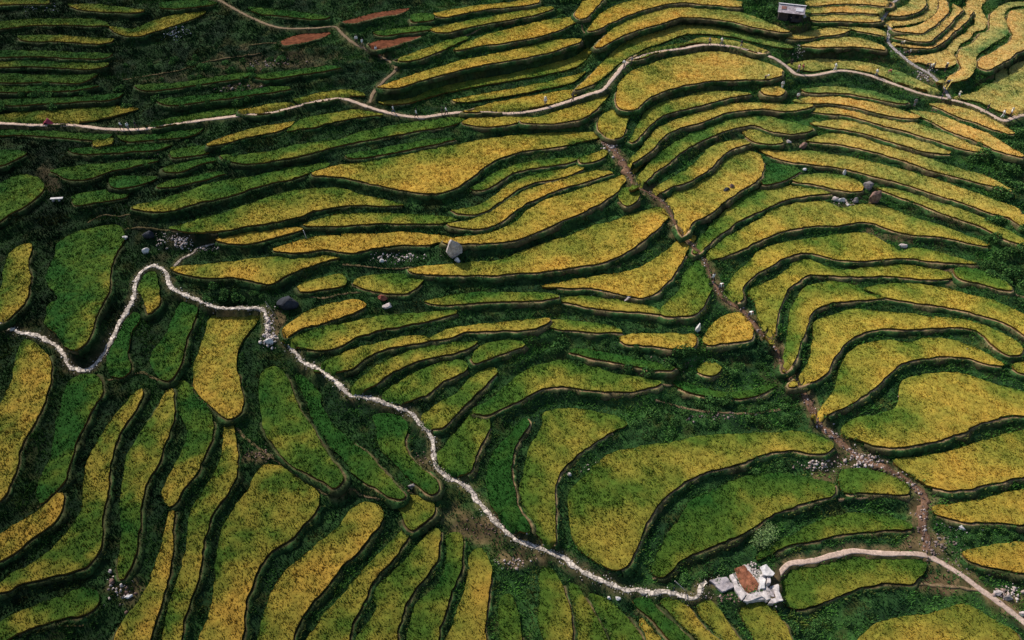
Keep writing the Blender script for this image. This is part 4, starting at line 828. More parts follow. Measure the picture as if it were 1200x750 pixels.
CLUST = [
 (650,398,830,438,28,.55,1.15,'dark green bush crowding the bushy bank below the orange gold strip','bushes on the bushy bank','bush'),
 (812,418,905,440,12,.5,.95,'dark bush in the hollow left of the stone gully below the orange lobe','bushes in the hollow by the gully','bush'),
 (812,460,930,500,24,.5,1.0,'dark bush on the rubbly bank between the hollow and the kidney shaped field','bushes above the kidney shaped field','bush'),
 (735,480,812,516,12,.5,1.0,'bush on the shady bank right of the tall curved olive field','bushes right of the tall curved olive field','bush'),
 (1138,150,1206,232,22,.8,1.7,'dense dark green bush in the thicket at the right edge','bushes of the right edge thicket','bush'),
 (1152,258,1206,338,20,.7,1.4,'dark bush in the lower part of the right edge thicket','bushes of the lower right edge thicket','bush'),
 (648,-4,690,24,9,.8,1.5,'dark bush at the ridge head between the golden strips','bushes at the ridge head','bush'),
 (878,-6,908,34,12,.9,1.7,'dark bush on the slope left of the hut','bushes beside the hut','bush'),
 (868,528,935,556,10,.4,.85,'bush on the steep bank under the right end of the kidney shaped field','bushes under the kidney shaped field','bush'),
 (140,66,330,130,34,.6,1.2,'low scrub bush on the dark rough upper left slope','scrub bushes on the upper left slope','bush'),
 (0,98,110,130,16,.5,1.2,'low scrub bush above the tapering yellow field at far left','scrub bushes at far left','bush'),
 (742,652,850,690,12,.35,.8,'small bush on the grassy bank left of the clay floor','bushes left of the clay floor','bush'),
 (210,320,325,352,14,.45,.95,'bush on the dark bank above the white path hairpin end','bushes above the white path','bush'),
 (1085,612,1200,636,10,.4,.9,'bush on the rubbly bank between the two right edge field tips','bushes between the right edge fields','bush'),
 (925,722,1010,752,9,.4,.9,'bush on the bank left of the bottom right field','bushes left of the bottom right field','bush'),
 (1040,238,1085,262,7,.4,.9,'bush on the bank right of the brown standing boulder','bushes right of the brown boulder','bush'),
 (1000,228,1018,240,3,.5,.9,'round bush between the pale rocks and the brown boulder','bushes among the pale rocks','bush'),
 (100,165,320,200,18,.4,.9,'low scrub bush on the left slope below the footpath','scrub bushes below the upper footpath','bush'),
 (886,606,932,640,6,.7,1.2,'pale feathery grass clump hanging over the bank above the clay floor','feathery clumps above the clay floor','grass clump'),
]
rb = np.random.default_rng(5); first = {}
for (u0, v0, u1, v1, n, s0, s1, label, grp, cat) in CLUST:
    done = 0; tries = 0
    while done < n and tries < 400:
        tries += 1
        if 'feathery' in label: t = rb.random(); u, v = 884+44*t, 638-32*t+rb.uniform(-9,9)
        else: u, v = rb.uniform(u0, u1), rb.uniform(v0, v1)
        x, y, z = hit(u, v)
        if near(OWN, np.array([x]), np.array([y]))[0] >= 0 or on_path(np.array([x]), np.array([y]), .5)[0]: continue
        me = (PLUME if cat != 'bush' else BUSH)[int(rb.integers(0, 2 if cat != 'bush' else 6))]
        s = rb.uniform(s0, s1); root = empty('bush' if cat == 'bush' else 'grass_clump', (x, y, z-.1), rb.uniform(0, 6.28)); root.scale = (s*rb.uniform(.9,1.3), s, s*rb.uniform(.75,1.05))
        tag(root, label, cat, grp); link('foliage', me, None, root); link('stem', STEM, None, root); done += 1

# ------------------------------------------------------------------ rocks
def rock_mesh(name, seed, sx, sy, sz, sub=3, rough=.28, flat=.0):
    bm = bmesh.new(); bmesh.ops.create_icosphere(bm, subdivisions=sub, radius=1); r = np.random.default_rng(seed)
    pl = r.normal(size=(13,3)); pl /= np.linalg.norm(pl, axis=1)[:,None]; off = r.uniform(.5, .86, 13)
    for v in bm.verts:
        p = np.array(v.co)
        for q, o in zip(pl, off):
            d = p@q-o
            if d > 0: p = p - q*d*.97
        p = p*(1 + rough*(fbm(np.array(p[0]*1.7+seed), np.array(p[1]*1.7+p[2]*1.3), seed, 3)-.5))
        v.co = (p[0]*sx, p[1]*sy, p[2]*sz)
    return bm_mesh(name, bm)
RM = {'grey': flat_mat('grey_rock', (.20,.165,.165), 1.6, .5, .9, .8, (.36,.32,.31)), 'pale': flat_mat('pale_rock', (.46,.36,.345), 2.0, .5, .95, .9, (.72,.62,.59)), 'white': flat_mat('white_rock', (.70,.63,.61), 2.5, .4, .95, .8, (.84,.79,.77)),
      'brown': flat_mat('brown_rock', (.17,.09,.07), 1.5, .5, .9, .8, (.33,.20,.16)), 'dark': flat_mat('dark_rock_and_shade', (.016,.019,.028), 1.0, .5, .9, .8, (.042,.046,.060)), 'red': flat_mat('red_rock', (.22,.055,.03), 2.0, .5, .95, .6, (.30,.10,.07))}
ROCKS = [  # u, v base, width m, depth m, height m, tilt, kind, label, name
 (531,303,1.9,1.2,3.3,.2,'pale','tall grey boulder leaning out of the bank under the bright golden strip'),
 (536,308,1.1,.7,1.0,.1,'white','pale broken rock at the foot of the tall grey boulder'),
 (449,353,1.3,.8,1.0,.1,'red','reddish boulder below the small oval yellow field'),
 (455,362,1.3,.8,.8,.2,'pale','pale craggy rock below the reddish boulder'),
 (1018,222,1.2,.9,1.5,.2,'grey','purplish grey rock on top of the brown standing boulder'),
 (1023,238,1.4,1.0,2.6,.1,'brown','brown standing boulder between two yellow strips on the right slope'),
 (979,236,.9,.7,1.0,.1,'pale','pale pinkish rock, leftmost of the cluster on the arched terraces'),
 (986,237,1.1,.7,.8,.3,'white','largest white rock in the cluster on the arched terraces'),
 (994,242,.6,.5,.5,.1,'white','small white rock right of the largest white one'),
 (1002,238,.8,.6,1.2,.1,'grey','grey purple pointed rock at the right of the pale cluster'),
 (1058,291,1.2,.8,.8,.2,'pale','lone pale pink rock on the lip under the second arched field'),
 (851,226,1.2,.8,1.0,.1,'dark','dark rock on the lower rim of the lobed golden field'),
 (857,222,.8,.6,1.1,.2,'brown','brown rock beside the dark one on the lobed field rim'),
 (941,174,1.3,.9,1.1,.1,'brown','brown rock under the rounded end of the green centred strip'),
 (924,168,.9,.6,.7,.1,'pale','small pale rock left of the brown one under the rounded end'),
 (171,297,.9,.8,1.1,.2,'white','white rock standing in the dark pit above the path hairpin'),
 (174,279,1.8,1.2,1.3,.2,'dark','dark bluish rock face above the white rock in the pit'),
 (146,281,1.0,.6,.6,.1,'white','white rock on the rim of the big green looped field'),
 (336,362,2.7,1.8,1.7,.15,'dark','big dark block standing in for the shadowed recess beside the white path bend'),  # shade of the recess is put into this block's near-black blue colour
 (989,205,.7,.5,1.1,.05,'white','small white cone shaped stone above the thin yellow strip'),
 (943,200,.6,.5,.5,.1,'white','small white stone at the left end of the thin yellow strip'),
 (1127,621,1.1,.7,.7,.2,'white','white stone on the rubbly bank at right above the small golden field'),
 (714,703,.55,.45,.45,.1,'white','left one of the two white stones below the path'),
 (724,703,.8,.55,.5,.1,'white','right one of the two white stones below the path'),
 (447,308,.75,.6,.7,.1,'white','white stone in the scree under the bright golden strip'),
 (737,352,1.8,.7,.8,.1,'pale','long pale rock below the golden field beside the gully'),
 (484,573,1.3,.8,.8,.1,'grey','grey stone between the green strips left of the white path'),
 (150,701,1.0,.5,.5,.2,'white','white stone in the small rubble heap at lower left'),
 (130,672,.6,.5,.7,.1,'pale','upper pinkish stone of the small rubble heap at lower left'),
 (131,684,.8,.6,.8,.2,'brown','brownish stone in the small rubble heap at lower left'),
 (667,558,.6,.5,.5,.1,'pale','pale stone on the dark bank left of the kidney shaped field'),
 (1170,697,1.0,.7,.8,.1,'pale','pale rock beside the lower path at the right edge'),
 (1181,703,1.1,.7,.8,.3,'grey','greyish rock right of the pale one beside the lower path'),
 (1198,722,.9,.7,.9,.1,'pale','rock at the right edge where the lower path leaves'),
 (818,390,.7,.5,1.5,.05,'white','upright white stone at the left tip of the small orange lobe'),
 (316,403,1.0,.7,1.0,.2,'white','white stone pile top at the white path bridge'),
 (1133,412,.5,.4,.5,.1,'pale','small pale stone on the bank at the right end of the arches'),
]
for q, (u, v, w, d, h, tilt, kind, label) in enumerate(ROCKS):
    g_ = (1.65 if h > 1.4 else 1.35) if v < 420 else 1.1; w, d, h = w*g_, d*g_, h*g_*.92
    x, y, z = hit(u, v); me = rock_mesh('boulder', 100+q, w*.55, d*.55, h*.6, 3 if max(w,h) > .9 else 2); me.materials.append(RM[kind])
    o = link('boulder', me, None); o.location = (x, y+d*.25, z+h*.24); o.rotation_euler = (tilt*.6, -tilt*.5, rb.uniform(-.5,.5)); tag(o, label, 'rock', 'boulders on the terraces')

# small stones: one mass
def stones(P, s, c):
    t = (1+5**.5)/2; I = np.array([(-1,t,0),(1,t,0),(-1,-t,0),(1,-t,0),(0,-1,t),(0,1,t),(0,-1,-t),(0,1,-t),(t,0,-1),(t,0,1),(-t,0,-1),(-t,0,1)])/1.9
    Fc = np.array([(0,11,5),(0,5,1),(0,1,7),(0,7,10),(0,10,11),(1,5,9),(5,11,4),(11,10,2),(10,7,6),(7,1,8),(3,9,4),(3,4,2),(3,2,6),(3,6,8),(3,8,9),(4,9,5),(2,4,11),(6,2,10),(8,6,7),(9,8,1)])
    n = len(P); s = s*.85; V = I[None]*RNG.uniform(.65,1.35,(n,12,1))*(s[:,None]*RNG.uniform(.6,1.3,(n,3)))[:,None,:] + P[:,None,:]
    return V.reshape(-1,3), (Fc[None] + 12*np.arange(n)[:,None,None]).reshape(-1,3), np.repeat(c, 12, 0)
SP, SS, SC = [], [], []
def strew(u, v, ru, rv, n, s0, s1, c0, c1):
    for _ in range(n):
        a, b = u + ru*rb.normal()*.55, v + rv*rb.normal()*.55
        x, y, z = hit(a, b)
        if near(OWN, np.array([x]), np.array([y]))[0] >= 0: continue
        t = rb.random(); SP.append((x, y, z+.03)); SS.append(s0 + (s1-s0)*rb.random()**2.5); SC.append(np.array(c0)*(1-t)+np.array(c1)*t)
W1, W0, B0, B1 = (.58,.50,.47), (.28,.22,.20), (.12,.07,.055), (.28,.18,.145)
for args in [(715,170,8,10,60,.12,.4,W0,W1),(470,302,26,5,90,.1,.3,W0,W1),(212,283,12,8,110,.1,.3,W0,W1),(240,292,22,3,40,.08,.25,W0,W1),(190,281,10,8,30,.1,.3,W0,W1),(725,345,30,4,60,.1,.35,B1,W1),(310,75,34,7,70,.1,.4,B0,W0),(275,105,20,6,40,.1,.4,B0,W0),(300,107,12,6,30,.1,.4,B0,W0),
             (205,37,16,9,120,.08,.3,(.16,.17,.20),(.34,.35,.38)),(45,8,24,6,70,.08,.3,(.16,.17,.20),(.4,.4,.42)),(170,180,16,4,40,.06,.2,B1,W0),(600,660,16,6,60,.08,.26,B1,W1),(570,620,30,12,60,.06,.2,B0,B1),(318,385,6,22,80,.1,.35,W0,W1),(314,397,9,8,50,.1,.4,W0,W1),
             (1125,617,16,8,50,.08,.3,B1,W1),(1100,640,22,14,80,.08,.3,B0,W0),(1130,660,30,14,60,.06,.22,B0,W0),(1182,695,18,8,60,.1,.35,B1,W1),(140,690,20,16,60,.08,.3,B0,W1),(305,533,18,8,40,.06,.25,B0,B1),(990,238,18,6,50,.1,.3,B1,W1),(1062,60,16,3,30,.1,.3,(.3,.27,.3),W1),(936,62,6,8,30,.1,.3,W0,W1),
             (1085,88,12,7,50,.1,.35,W0,W1),(1100,130,12,3,20,.08,.2,B0,B1),(500,535,16,12,40,.06,.2,B0,B1),(1060,465,10,4,20,.08,.25,B1,W1),(800,425,40,12,50,.06,.22,B0,W0),(700,550,18,6,30,.08,.25,B1,W1),(830,488,40,5,70,.08,.3,B0,W0),(960,545,26,8,90,.1,.35,B1,W1),(1010,540,22,8,90,.1,.35,B1,W1),(530,178,1,1,0,.1,.2,B0,B1),(1045,262,30,8,40,.08,.25,B0,W0),(882,668,8,8,40,.08,.3,W0,W1),(852,702,14,5,30,.08,.25,B0,B1),(845,676,10,5,16,.08,.25,W0,W1),(905,700,10,10,30,.08,.25,B1,W1),(828,700,12,6,20,.06,.2,B1,W1)]: strew(*args)
gx_s, gy_s, gz_s, gw_s = PATHW['gully']
for k in range(len(gx_s)):
    u, v = proj(gx_s[k], gy_s[k], gz_s[k]); heavy = (v < 205) or (330 < v < 350) or (v > 430)
    for _ in range(5 if heavy else 2):
        if rb.random() < .8:
            off = rb.normal()*(.65 if heavy else .3); x, y = gx_s[k]+off*.8, gy_s[k]+rb.normal()*.5; t = rb.random()
            SP.append((x, y, float(ground(x, y))+.06)); SS.append(.06 + .22*rb.random()**2.6); t = t**2; SC.append(np.array(B0)*(1-t)+np.array(W1)*t)
for k_ in ('white',):
    x_, y_, z_, w_ = PATHW[k_]
    for k in range(len(x_)):
        for _ in range(2):
            sd_ = rb.choice((-1, 1)); off = sd_*(w_*.42 + abs(rb.normal())*.25); d = np.array([x_[min(k+1,len(x_)-1)]-x_[max(k-1,0)], y_[min(k+1,len(x_)-1)]-y_[max(k-1,0)]]); d /= np.linalg.norm(d)+1e-6
            x, y = x_[k]-d[1]*off, y_[k]+d[0]*off; t = rb.random(); SP.append((x, y, float(ground(x, y))+.05)); SS.append(.05+.10*rb.random()**2); SC.append(np.array((.25,.2,.17))*(1-t)+np.array((.75,.68,.62))*t)
V, f, c = stones(np.array(SP), np.array(SS), np.array(SC))
tag(link('rubble', np_mesh('rubble', V, [f], c), M_ROCK), 'loose pale and brown stones strewn along the gully, paths and banks', 'rubble', kind='stuff')

# ------------------------------------------------------------------ clay floor and concrete at the end of the white path
def slab(name, uv, z0, z1, mat, parent=None, bev=.04):
    x, y = unproj(np.array([a for a, _ in uv], float), np.array([b for _, b in uv], float), z1)
    bm = bmesh.new(); lo = [bm.verts.new((a, b, z0)) for a, b in zip(x, y)]; hi = [bm.verts.new((a, b, z1)) for a, b in zip(x, y)]; n = len(lo)
    bm.faces.new(hi); bm.faces.new(lo[::-1])
    for k in range(n): bm.faces.new((lo[k], lo[(k+1) % n], hi[(k+1) % n], hi[k]))
    bmesh.ops.recalc_face_normals(bm, faces=bm.faces[:])
    if bev: bmesh.ops.bevel(bm, geom=bm.edges[:], offset=bev, segments=1, affect='EDGES')
    bmesh.ops.triangulate(bm, faces=bm.faces[:])
    for _ in range(3):
        bmesh.ops.subdivide_edges(bm, edges=[e for e in bm.edges if e.calc_length() > .35], cuts=1, use_grid_fill=False); bmesh.ops.triangulate(bm, faces=bm.faces[:])
    for v in bm.verts:
        p = v.co; a = .16 if z1-z0 > .2 else .08
        v.co = (p.x + a*(float(noise2(p.x*2.3, p.y*2.3+p.z, 61))-.5), p.y + a*(float(noise2(p.x*2.3+9, p.y*2.3+p.z, 62))-.5), p.z + (a*.9*(float(noise2(p.x*2.9, p.y*2.9, 63))-.5) if p.z > (z0+z1)/2 else 0))
    me = bm_mesh(name, bm); me.materials.append(mat); return link(name, me, None, parent)
def zz7(t): return [(800+float(a.split(',')[0])/7.5, 630+float(a.split(',')[1])/7.5) for a in t.split()]
M_CLAY = flat_mat('red_clay', (.20,.058,.026), 1.3, .55, .95, .8, (.36,.14,.075)); M_CONC = flat_mat('concrete', (.48,.40,.37), 1.6, .5, .9, .6, (.74,.66,.63)); M_GREYC = flat_mat('grey_concrete', (.31,.265,.27), 1.1, .45, .9, .5, (.48,.42,.43)); M_WHITE = flat_mat('whitewash', (.60,.56,.54), 1.8, .35, .85, .4, (.74,.70,.68))
pz = PADZ['floor']
def rooted(name, uv, z, label, cat):
    a = np.array(uv); x, y = unproj(*a.mean(0), z); r = empty(name, (float(x), float(y), z)); return tag(r, label, cat)
def adopt(o, r):
    o.parent = r; o.matrix_parent_inverse = Matrix.Translation(-r.location)
fl = zz7('455,275 545,245 610,320 668,400 655,462 575,488 520,430 480,340'); r = rooted('clay_floor', fl, pz, 'red clay drying floor inside low pale walls where the white path ends', 'clay floor')
adopt(slab('apron', zz7('425,325 545,238 690,290 740,305 748,440 778,548 700,545 560,562 505,530 440,420'), pz-.5, pz+.10, M_CONC), r)
adopt(slab('clay_bed', fl, pz-.3, pz+.18, M_CLAY), r)
adopt(slab('low_wall', zz7('412,330 445,318 500,430 562,500 520,548 470,480 445,410'), pz-.5, pz+.36, M_CONC), r)
adopt(slab('low_wall', zz7('570,505 700,468 735,470 772,540 742,550 705,515 640,535 575,560 530,552'), pz-.5, pz+.32, M_CONC), r)
adopt(slab('low_wall', zz7('682,320 735,310 722,440 678,448'), pz-.4, pz+.40, M_WHITE), r)
r = rooted('concrete_slab', zz7('240,370 450,430'), pz, 'grey concrete slab left of the red clay floor', 'slab')
adopt(slab('deck', zz7('235,378 300,352 388,342 425,380 455,432 405,455 355,478 312,452 290,415'), pz-.1, pz+.38, M_GREYC), r)
adopt(slab('footing', zz7('300,445 350,470 345,505 305,488'), pz-.7, pz-.15, M_GREYC), r)
r = rooted('stone_table', zz7('750,290 700,380'), pz, 'white stone slab raised at the upper right corner of the clay floor', 'stone slab')
adopt(slab('table_top', zz7('680,258 735,235 812,312 795,338 745,332 712,322'), pz+.72, pz+1.0, M_WHITE), r)
adopt(slab('support', zz7('742,345 775,345 772,400 740,402'), pz-.3, pz+.70, M_CONC), r)
adopt(slab('support', zz7('700,290 730,290 730,330 702,330'), pz-.3, pz+.70, M_CONC), r)
r = rooted('concrete_landing', zz7('820,490 820,490'), pz, 'pale concrete landing where the lower path meets the clay floor', 'landing')
adopt(slab('deck', zz7('780,425 845,405 850,480 885,552 800,580 755,575 775,545 820,530 808,480'), pz-.4, pz+.22, M_CONC), r)
adopt(slab('step', zz7('742,440 775,425 800,470 808,520 770,515 750,480'), pz-.5, pz+.08, M_GREYC), r)

# ------------------------------------------------------------------ hut on the upper right slope
def box(bm, x0, x1, y0, y1, z0, z1, M=None):
    m = Matrix.Translation(((x0+x1)/2, (y0+y1)/2, (z0+z1)/2)) @ Matrix.Diagonal((x1-x0, y1-y0, z1-z0, 1))
    bmesh.ops.create_cube(bm, size=1, matrix=(M @ m) if M is not None else m)
def part(name, boxes, mat, root, M=None):
    bm = bmesh.new()
    for b in boxes: box(bm, *b, M=M)
    me = bm_mesh(name, bm); me.materials.append(mat); return link(name, me, None, root)
M_WOOD = flat_mat('old_wood', (.055,.042,.038), 3, .4, .9, .4); M_TIN = flat_mat('tin_roof', (.62,.58,.62), 1.2, .2, .7, .2, (.80,.77,.79), 0); M_TIN2 = flat_mat('weathered_roof', (.34,.26,.28), 1.5, .5, .8, .4, (.62,.54,.56)); M_GAP = flat_mat('dark_opening', (.008,.008,.01), 1, .2, .9, 0)
x, y, z = hit(925, 22); z = max(z, PADZ['hut']); r = empty('hut', (x, y, z), -.28); tag(r, 'small dark timber hut with patched pale tin roof near the top edge', 'hut')
part('wall', [(-2.6,2.6,-1.6,-1.45,0,2.1),(-2.6,2.6,1.45,1.6,0,2.5),(-2.6,-2.45,-1.45,1.45,0,2.3),(2.45,2.6,-1.45,1.45,0,2.3)], M_WOOD, r)
dr = part('door', [(-.5,.4,-1.66,-1.605,0,1.8)], M_GAP, r); part('handle', [(.22,.3,-1.70,-1.662,.85,1.0)], M_TIN, dr)
wn = part('window', [(1.1,1.9,-1.65,-1.605,.9,1.6)], M_GAP, r); part('sill', [(1.05,1.95,-1.72,-1.603,.82,.89)], M_WOOD, wn)
def roof_sheet(name, w, ya, za, yb, zb, mat):
    bm = bmesh.new(); n = 46
    for k in range(n): pass
    top = []
    for k in range(n+1):
        xx = -w/2 + w*k/n; c = .035*math.sin(k*math.pi/1.0*.9); top.append((bm.verts.new((xx, ya, za+c)), bm.verts.new((xx, yb, zb+c)), bm.verts.new((xx, ya, za+c-.05)), bm.verts.new((xx, yb, zb+c-.05))))
    for a, b in zip(top, top[1:]): bm.faces.new((a[0], b[0], b[1], a[1])); bm.faces.new((a[2], a[3], b[3], b[2])); bm.faces.new((a[0], a[2], b[2], b[0])); bm.faces.new((a[1], b[1], b[3], a[3]))
    me = bm_mesh(name, bm); me.materials.append(mat); return link(name, me, None, r)
roof_sheet('roof', 6.2, .1, 3.25, 2.1, 2.5, M_TIN); roof_sheet('roof', 6.0, -2.2, 2.15, .08, 3.2, M_TIN2)
part('ridge_cap', [(-3.1,3.1,-.08,.26,3.29,3.36)], M_TIN, r)
part('patch_sheet', [(.9,2.6,-.5,.5,-.02,.02)], M_TIN, r, Matrix.Translation((0,-1.1,2.74)) @ Matrix.Rotation(math.radians(24.7), 4, 'X')); part('patch_sheet', [(-2.3,-1.2,-.4,.45,-.02,.02)], flat_mat('rust_sheet', (.24,.11,.09), 2), r, Matrix.Translation((0,-1.0,2.80)) @ Matrix.Rotation(math.radians(24.7), 4, 'X'))
part('post', [(-2.9,-2.78,-2.1,-1.98,0,2.1)], M_WOOD, r); part('post', [(2.78,2.9,-2.1,-1.98,0,2.1)], M_WOOD, r)
xs_, ys_, zs_ = hit(942, 23); me = rock_mesh('sack', 900, .42, .34, .5, 2, .12); me.materials.append(M_WHITE); o = link('sack', me, None); o.location = (xs_, ys_, zs_+.3); tag(o, 'white bulging sack standing at the right corner of the hut', 'sack')

# ------------------------------------------------------------------ bench, posts, tarp
def tube(bm, a, b, r0, r1=None, seg=8):
    a, b = Vector(a), Vector(b); d = b-a; M = Matrix.Translation((a+b)/2) @ d.to_track_quat('Z', 'Y').to_matrix().to_4x4()
    bmesh.ops.create_cone(bm, cap_ends=True, segments=seg, radius1=r0, radius2=r1 if r1 is not None else r0, depth=d.length, matrix=M)
x, y, z = hit(68, 236); r = empty('bench', (x, y, z), .1); tag(r, 'white topped stone bench on the dark left slope beside the rounded green field', 'bench')
part('seat', [(-1.1,1.1,-.25,.25,.55,.70)], M_WHITE, r); part('leg', [(-.9,-.55,-.2,.2,-.2,.548)], RM['pale'], r); part('leg', [(.2,.55,-.2,.2,-.2,.548)], RM['pale'], r)
def post(u, v, h, lean, rad, mat, label, name, cat):
    x, y, z = hit(u, v); r = empty(name, (x, y, z)); tag(r, label, cat)
    bm = bmesh.new(); tube(bm, (0,0,-.3), (lean,0,h), rad, rad*.9); me = bm_mesh('shaft', bm, True); me.materials.append(mat); link('shaft', me, None, r)
    bm = bmesh.new(); tube(bm, (lean,0,h), (lean*1.03,0,h+.06), rad*1.25, rad*1.1); me = bm_mesh('cap', bm, True); me.materials.append(mat); link('cap', me, None, r)
post(360,281,2.0,-.3,.06,M_WHITE,'thin white post leaning beside the olive strip in the middle left','white_post','post')
post(325,372,3.4,-1.2,.05,RM['grey'],'slanting grey pole in front of the big dark recess block','pole','pole')
post(806,693,2.6,-2.0,.05,RM['pale'],'pale pole leaning over the bank at the end of the white path','pole','pole')
x, y, z = hit(57, 145); bm = bmesh.new()
bmesh.ops.create_grid(bm, x_segments=14, y_segments=10, size=1)
for v_ in bm.verts: a, b = v_.co.x, v_.co.y; v_.co = (a*.95+.1*b, b*.6, max(.02, 1.15*(1-abs(a)**1.3)*(1-.55*abs(b)**2)) + .12*math.sin(5*a+3*b))
me = bm_mesh('tarp', bm, True); me.materials.append(flat_mat('red_cloth', (.36,.045,.075), 2, .3, .8, .2)); o = link('tarp', me, None); o.location = (x, y, z); tag(o, 'crumpled dark red tarp on the upper side of the footpath at far left', 'tarp')

# ------------------------------------------------------------------ people
SKIN = flat_mat('skin', (.33,.18,.12), 4, .15, .6, 0)
CM = {n_: flat_mat('cloth_'+n_, c_, 5, .2, .85, .2) for n_, c_ in {'white': (.72,.70,.68), 'dark': (.022,.022,.03), 'grey': (.20,.19,.20), 'blue': (.05,.08,.16), 'red': (.30,.05,.05), 'tan': (.38,.27,.16), 'pink': (.5,.28,.28)}.items()}
HAIR = flat_mat('hair', (.012,.010,.010), 6, .3, .6, 0); HAT = flat_mat('straw_hat', (.66,.60,.46), 5, .2, .85, .2)
def skin_mesh(name, verts, edges, radii, sub=1):
    me = bpy.data.meshes.new(name); me.from_pydata(verts, edges, []); o = bpy.data.objects.new(name, me); COL.objects.link(o)
    m = o.modifiers.new('s', 'SKIN'); m.use_smooth_shade = True
    for i_, r_ in enumerate(radii): sv = me.skin_vertices[0].data[i_]; sv.radius = (r_ if isinstance(r_, tuple) else (r_, r_)); sv.use_root = (i_ == 0)
    s_ = o.modifiers.new('d', 'SUBSURF'); s_.levels = sub; s_.render_levels = sub
    dg = bpy.context.evaluated_depsgraph_get(); out = bpy.data.meshes.new_from_object(o.evaluated_get(dg)); out.name = name
    bpy.data.objects.remove(o); bpy.data.meshes.remove(me)
    for p in out.polygons: p.use_smooth = True
    return out
def figure(pose):
    if pose == 'bend':
        hip = (0,0,.86); chest = (0,-.30,1.12); neck = (0,-.46,1.20); head = (0,-.60,1.22)
        sh = [(s*.17,-.40,1.14) for s in (-1,1)]; el = [(s*.22,-.46,.86) for s in (-1,1)]; ha = [(s*.14,-.58,.62) for s in (-1,1)]
        hj = [(s*.09,0,.84) for s in (-1,1)]; kn = [(s*.12,-.06,.46) for s in (-1,1)]; an = [(s*.13,.04,.07) for s in (-1,1)]
    else:
        w = .22 if pose == 'walk' else 0
        hip = (0,0,.92); chest = (0,-.01,1.25); neck = (0,-.01,1.46); head = (0,-.04,1.60)
        sh = [(s*.18,0,1.40) for s in (-1,1)]; el = [(s*.25, s*w*.6+.03,1.12) for s in (-1,1)]; ha = [(s*.24, s*w*.9-.1,.88) for s in (-1,1)]
        hj = [(s*.09,0,.88) for s in (-1,1)]; kn = [(s*.10,-s*w*.8-.03,.48) for s in (-1,1)]; an = [(s*.10,-s*w*1.2+.03,.07) for s in (-1,1)]
    lerp3 = lambda a, b, t: tuple(a[i]+(b[i]-a[i])*t for i in range(3))
    toe = [(a[0], a[1]-.15, .04) for a in an]
    V = [hip, chest, neck, head, lerp3(neck, head, 1.75)]; E = [(0,1),(1,2),(2,3),(3,4)]; R = [(.15,.11),(.17,.11),.055,.095,.06]
    for s in (0,1):
        b = len(V); V += [sh[s], el[s], ha[s], lerp3(el[s], ha[s], 1.25)]; E += [(1,b),(b,b+1),(b+1,b+2),(b+2,b+3)]; R += [.07,.048,.034,.03]
        b = len(V); V += [hj[s], kn[s], an[s], toe[s]]; E += [(0,b),(b,b+1),(b+1,b+2),(b+2,b+3)]; R += [.095,.062,.045,.035]
    body = skin_mesh('person', V, E, R, 2)
    tv = [lerp3(hip, chest, -.15), lerp3(hip, chest, .5), lerp3(chest, neck, .1), lerp3(chest, neck, .85)]; te = [(0,1),(1,2),(2,3)]; tr = [(.175,.135),(.18,.13),(.20,.135),.075]
    for s in (0,1): b = len(tv); tv += [lerp3(sh[s], chest, .05), el[s], lerp3(el[s], ha[s], .75)]; te += [(2,b),(b,b+1),(b+1,b+2)]; tr += [.088,.066,.052]
    shirt = skin_mesh('shirt', tv, te, tr, 1)
    pv = [lerp3(hip, chest, .12), lerp3(hip, chest, -.05)]; pe = [(0,1)]; pr = [(.165,.125),(.165,.125)]
    for s in (0,1): b = len(pv); pv += [lerp3(hj[s], kn[s], .15), kn[s], lerp3(kn[s], an[s], .9)]; pe += [(1,b),(b,b+1),(b+1,b+2)]; pr += [.105,.08,.068]
    trou = skin_mesh('trousers', pv, pe, pr, 1)
    top = Vector(head) + (Vector(head)-Vector(neck)).normalized()*.045; ax = (Vector(head)-Vector(neck)).normalized(); Q = Matrix.Translation(top) @ ax.to_track_quat('Z', 'Y').to_matrix().to_4x4()
    bm = bmesh.new(); bmesh.ops.create_uvsphere(bm, u_segments=14, v_segments=9, radius=.115, matrix=Q @ Matrix.Diagonal((1,1.08,.95,1))); 
    inv = Q.inverted(); bmesh.ops.delete(bm, geom=[v for v in bm.verts if (inv @ v.co).z < -.03], context='VERTS'); hair = bm_mesh('hair', bm, True)
    bm = bmesh.new(); bmesh.ops.create_cone(bm, cap_ends=True, segments=20, radius1=.27, radius2=.03, depth=.17, matrix=Q @ Matrix.Translation((0,0,.09))); hat = bm_mesh('hat', bm, True)
    return {'body': body, 'shirt': shirt, 'trousers': trou, 'hair': hair, 'hat': hat}
FIG = {p: figure(p) for p in ('stand', 'walk', 'bend')}
def with_mat(me, mat, cache={}):
    k = (me.name, mat.name)
    if k not in cache: c = me.copy(); c.materials.clear(); c.materials.append(mat); cache[k] = c
    return cache[k]
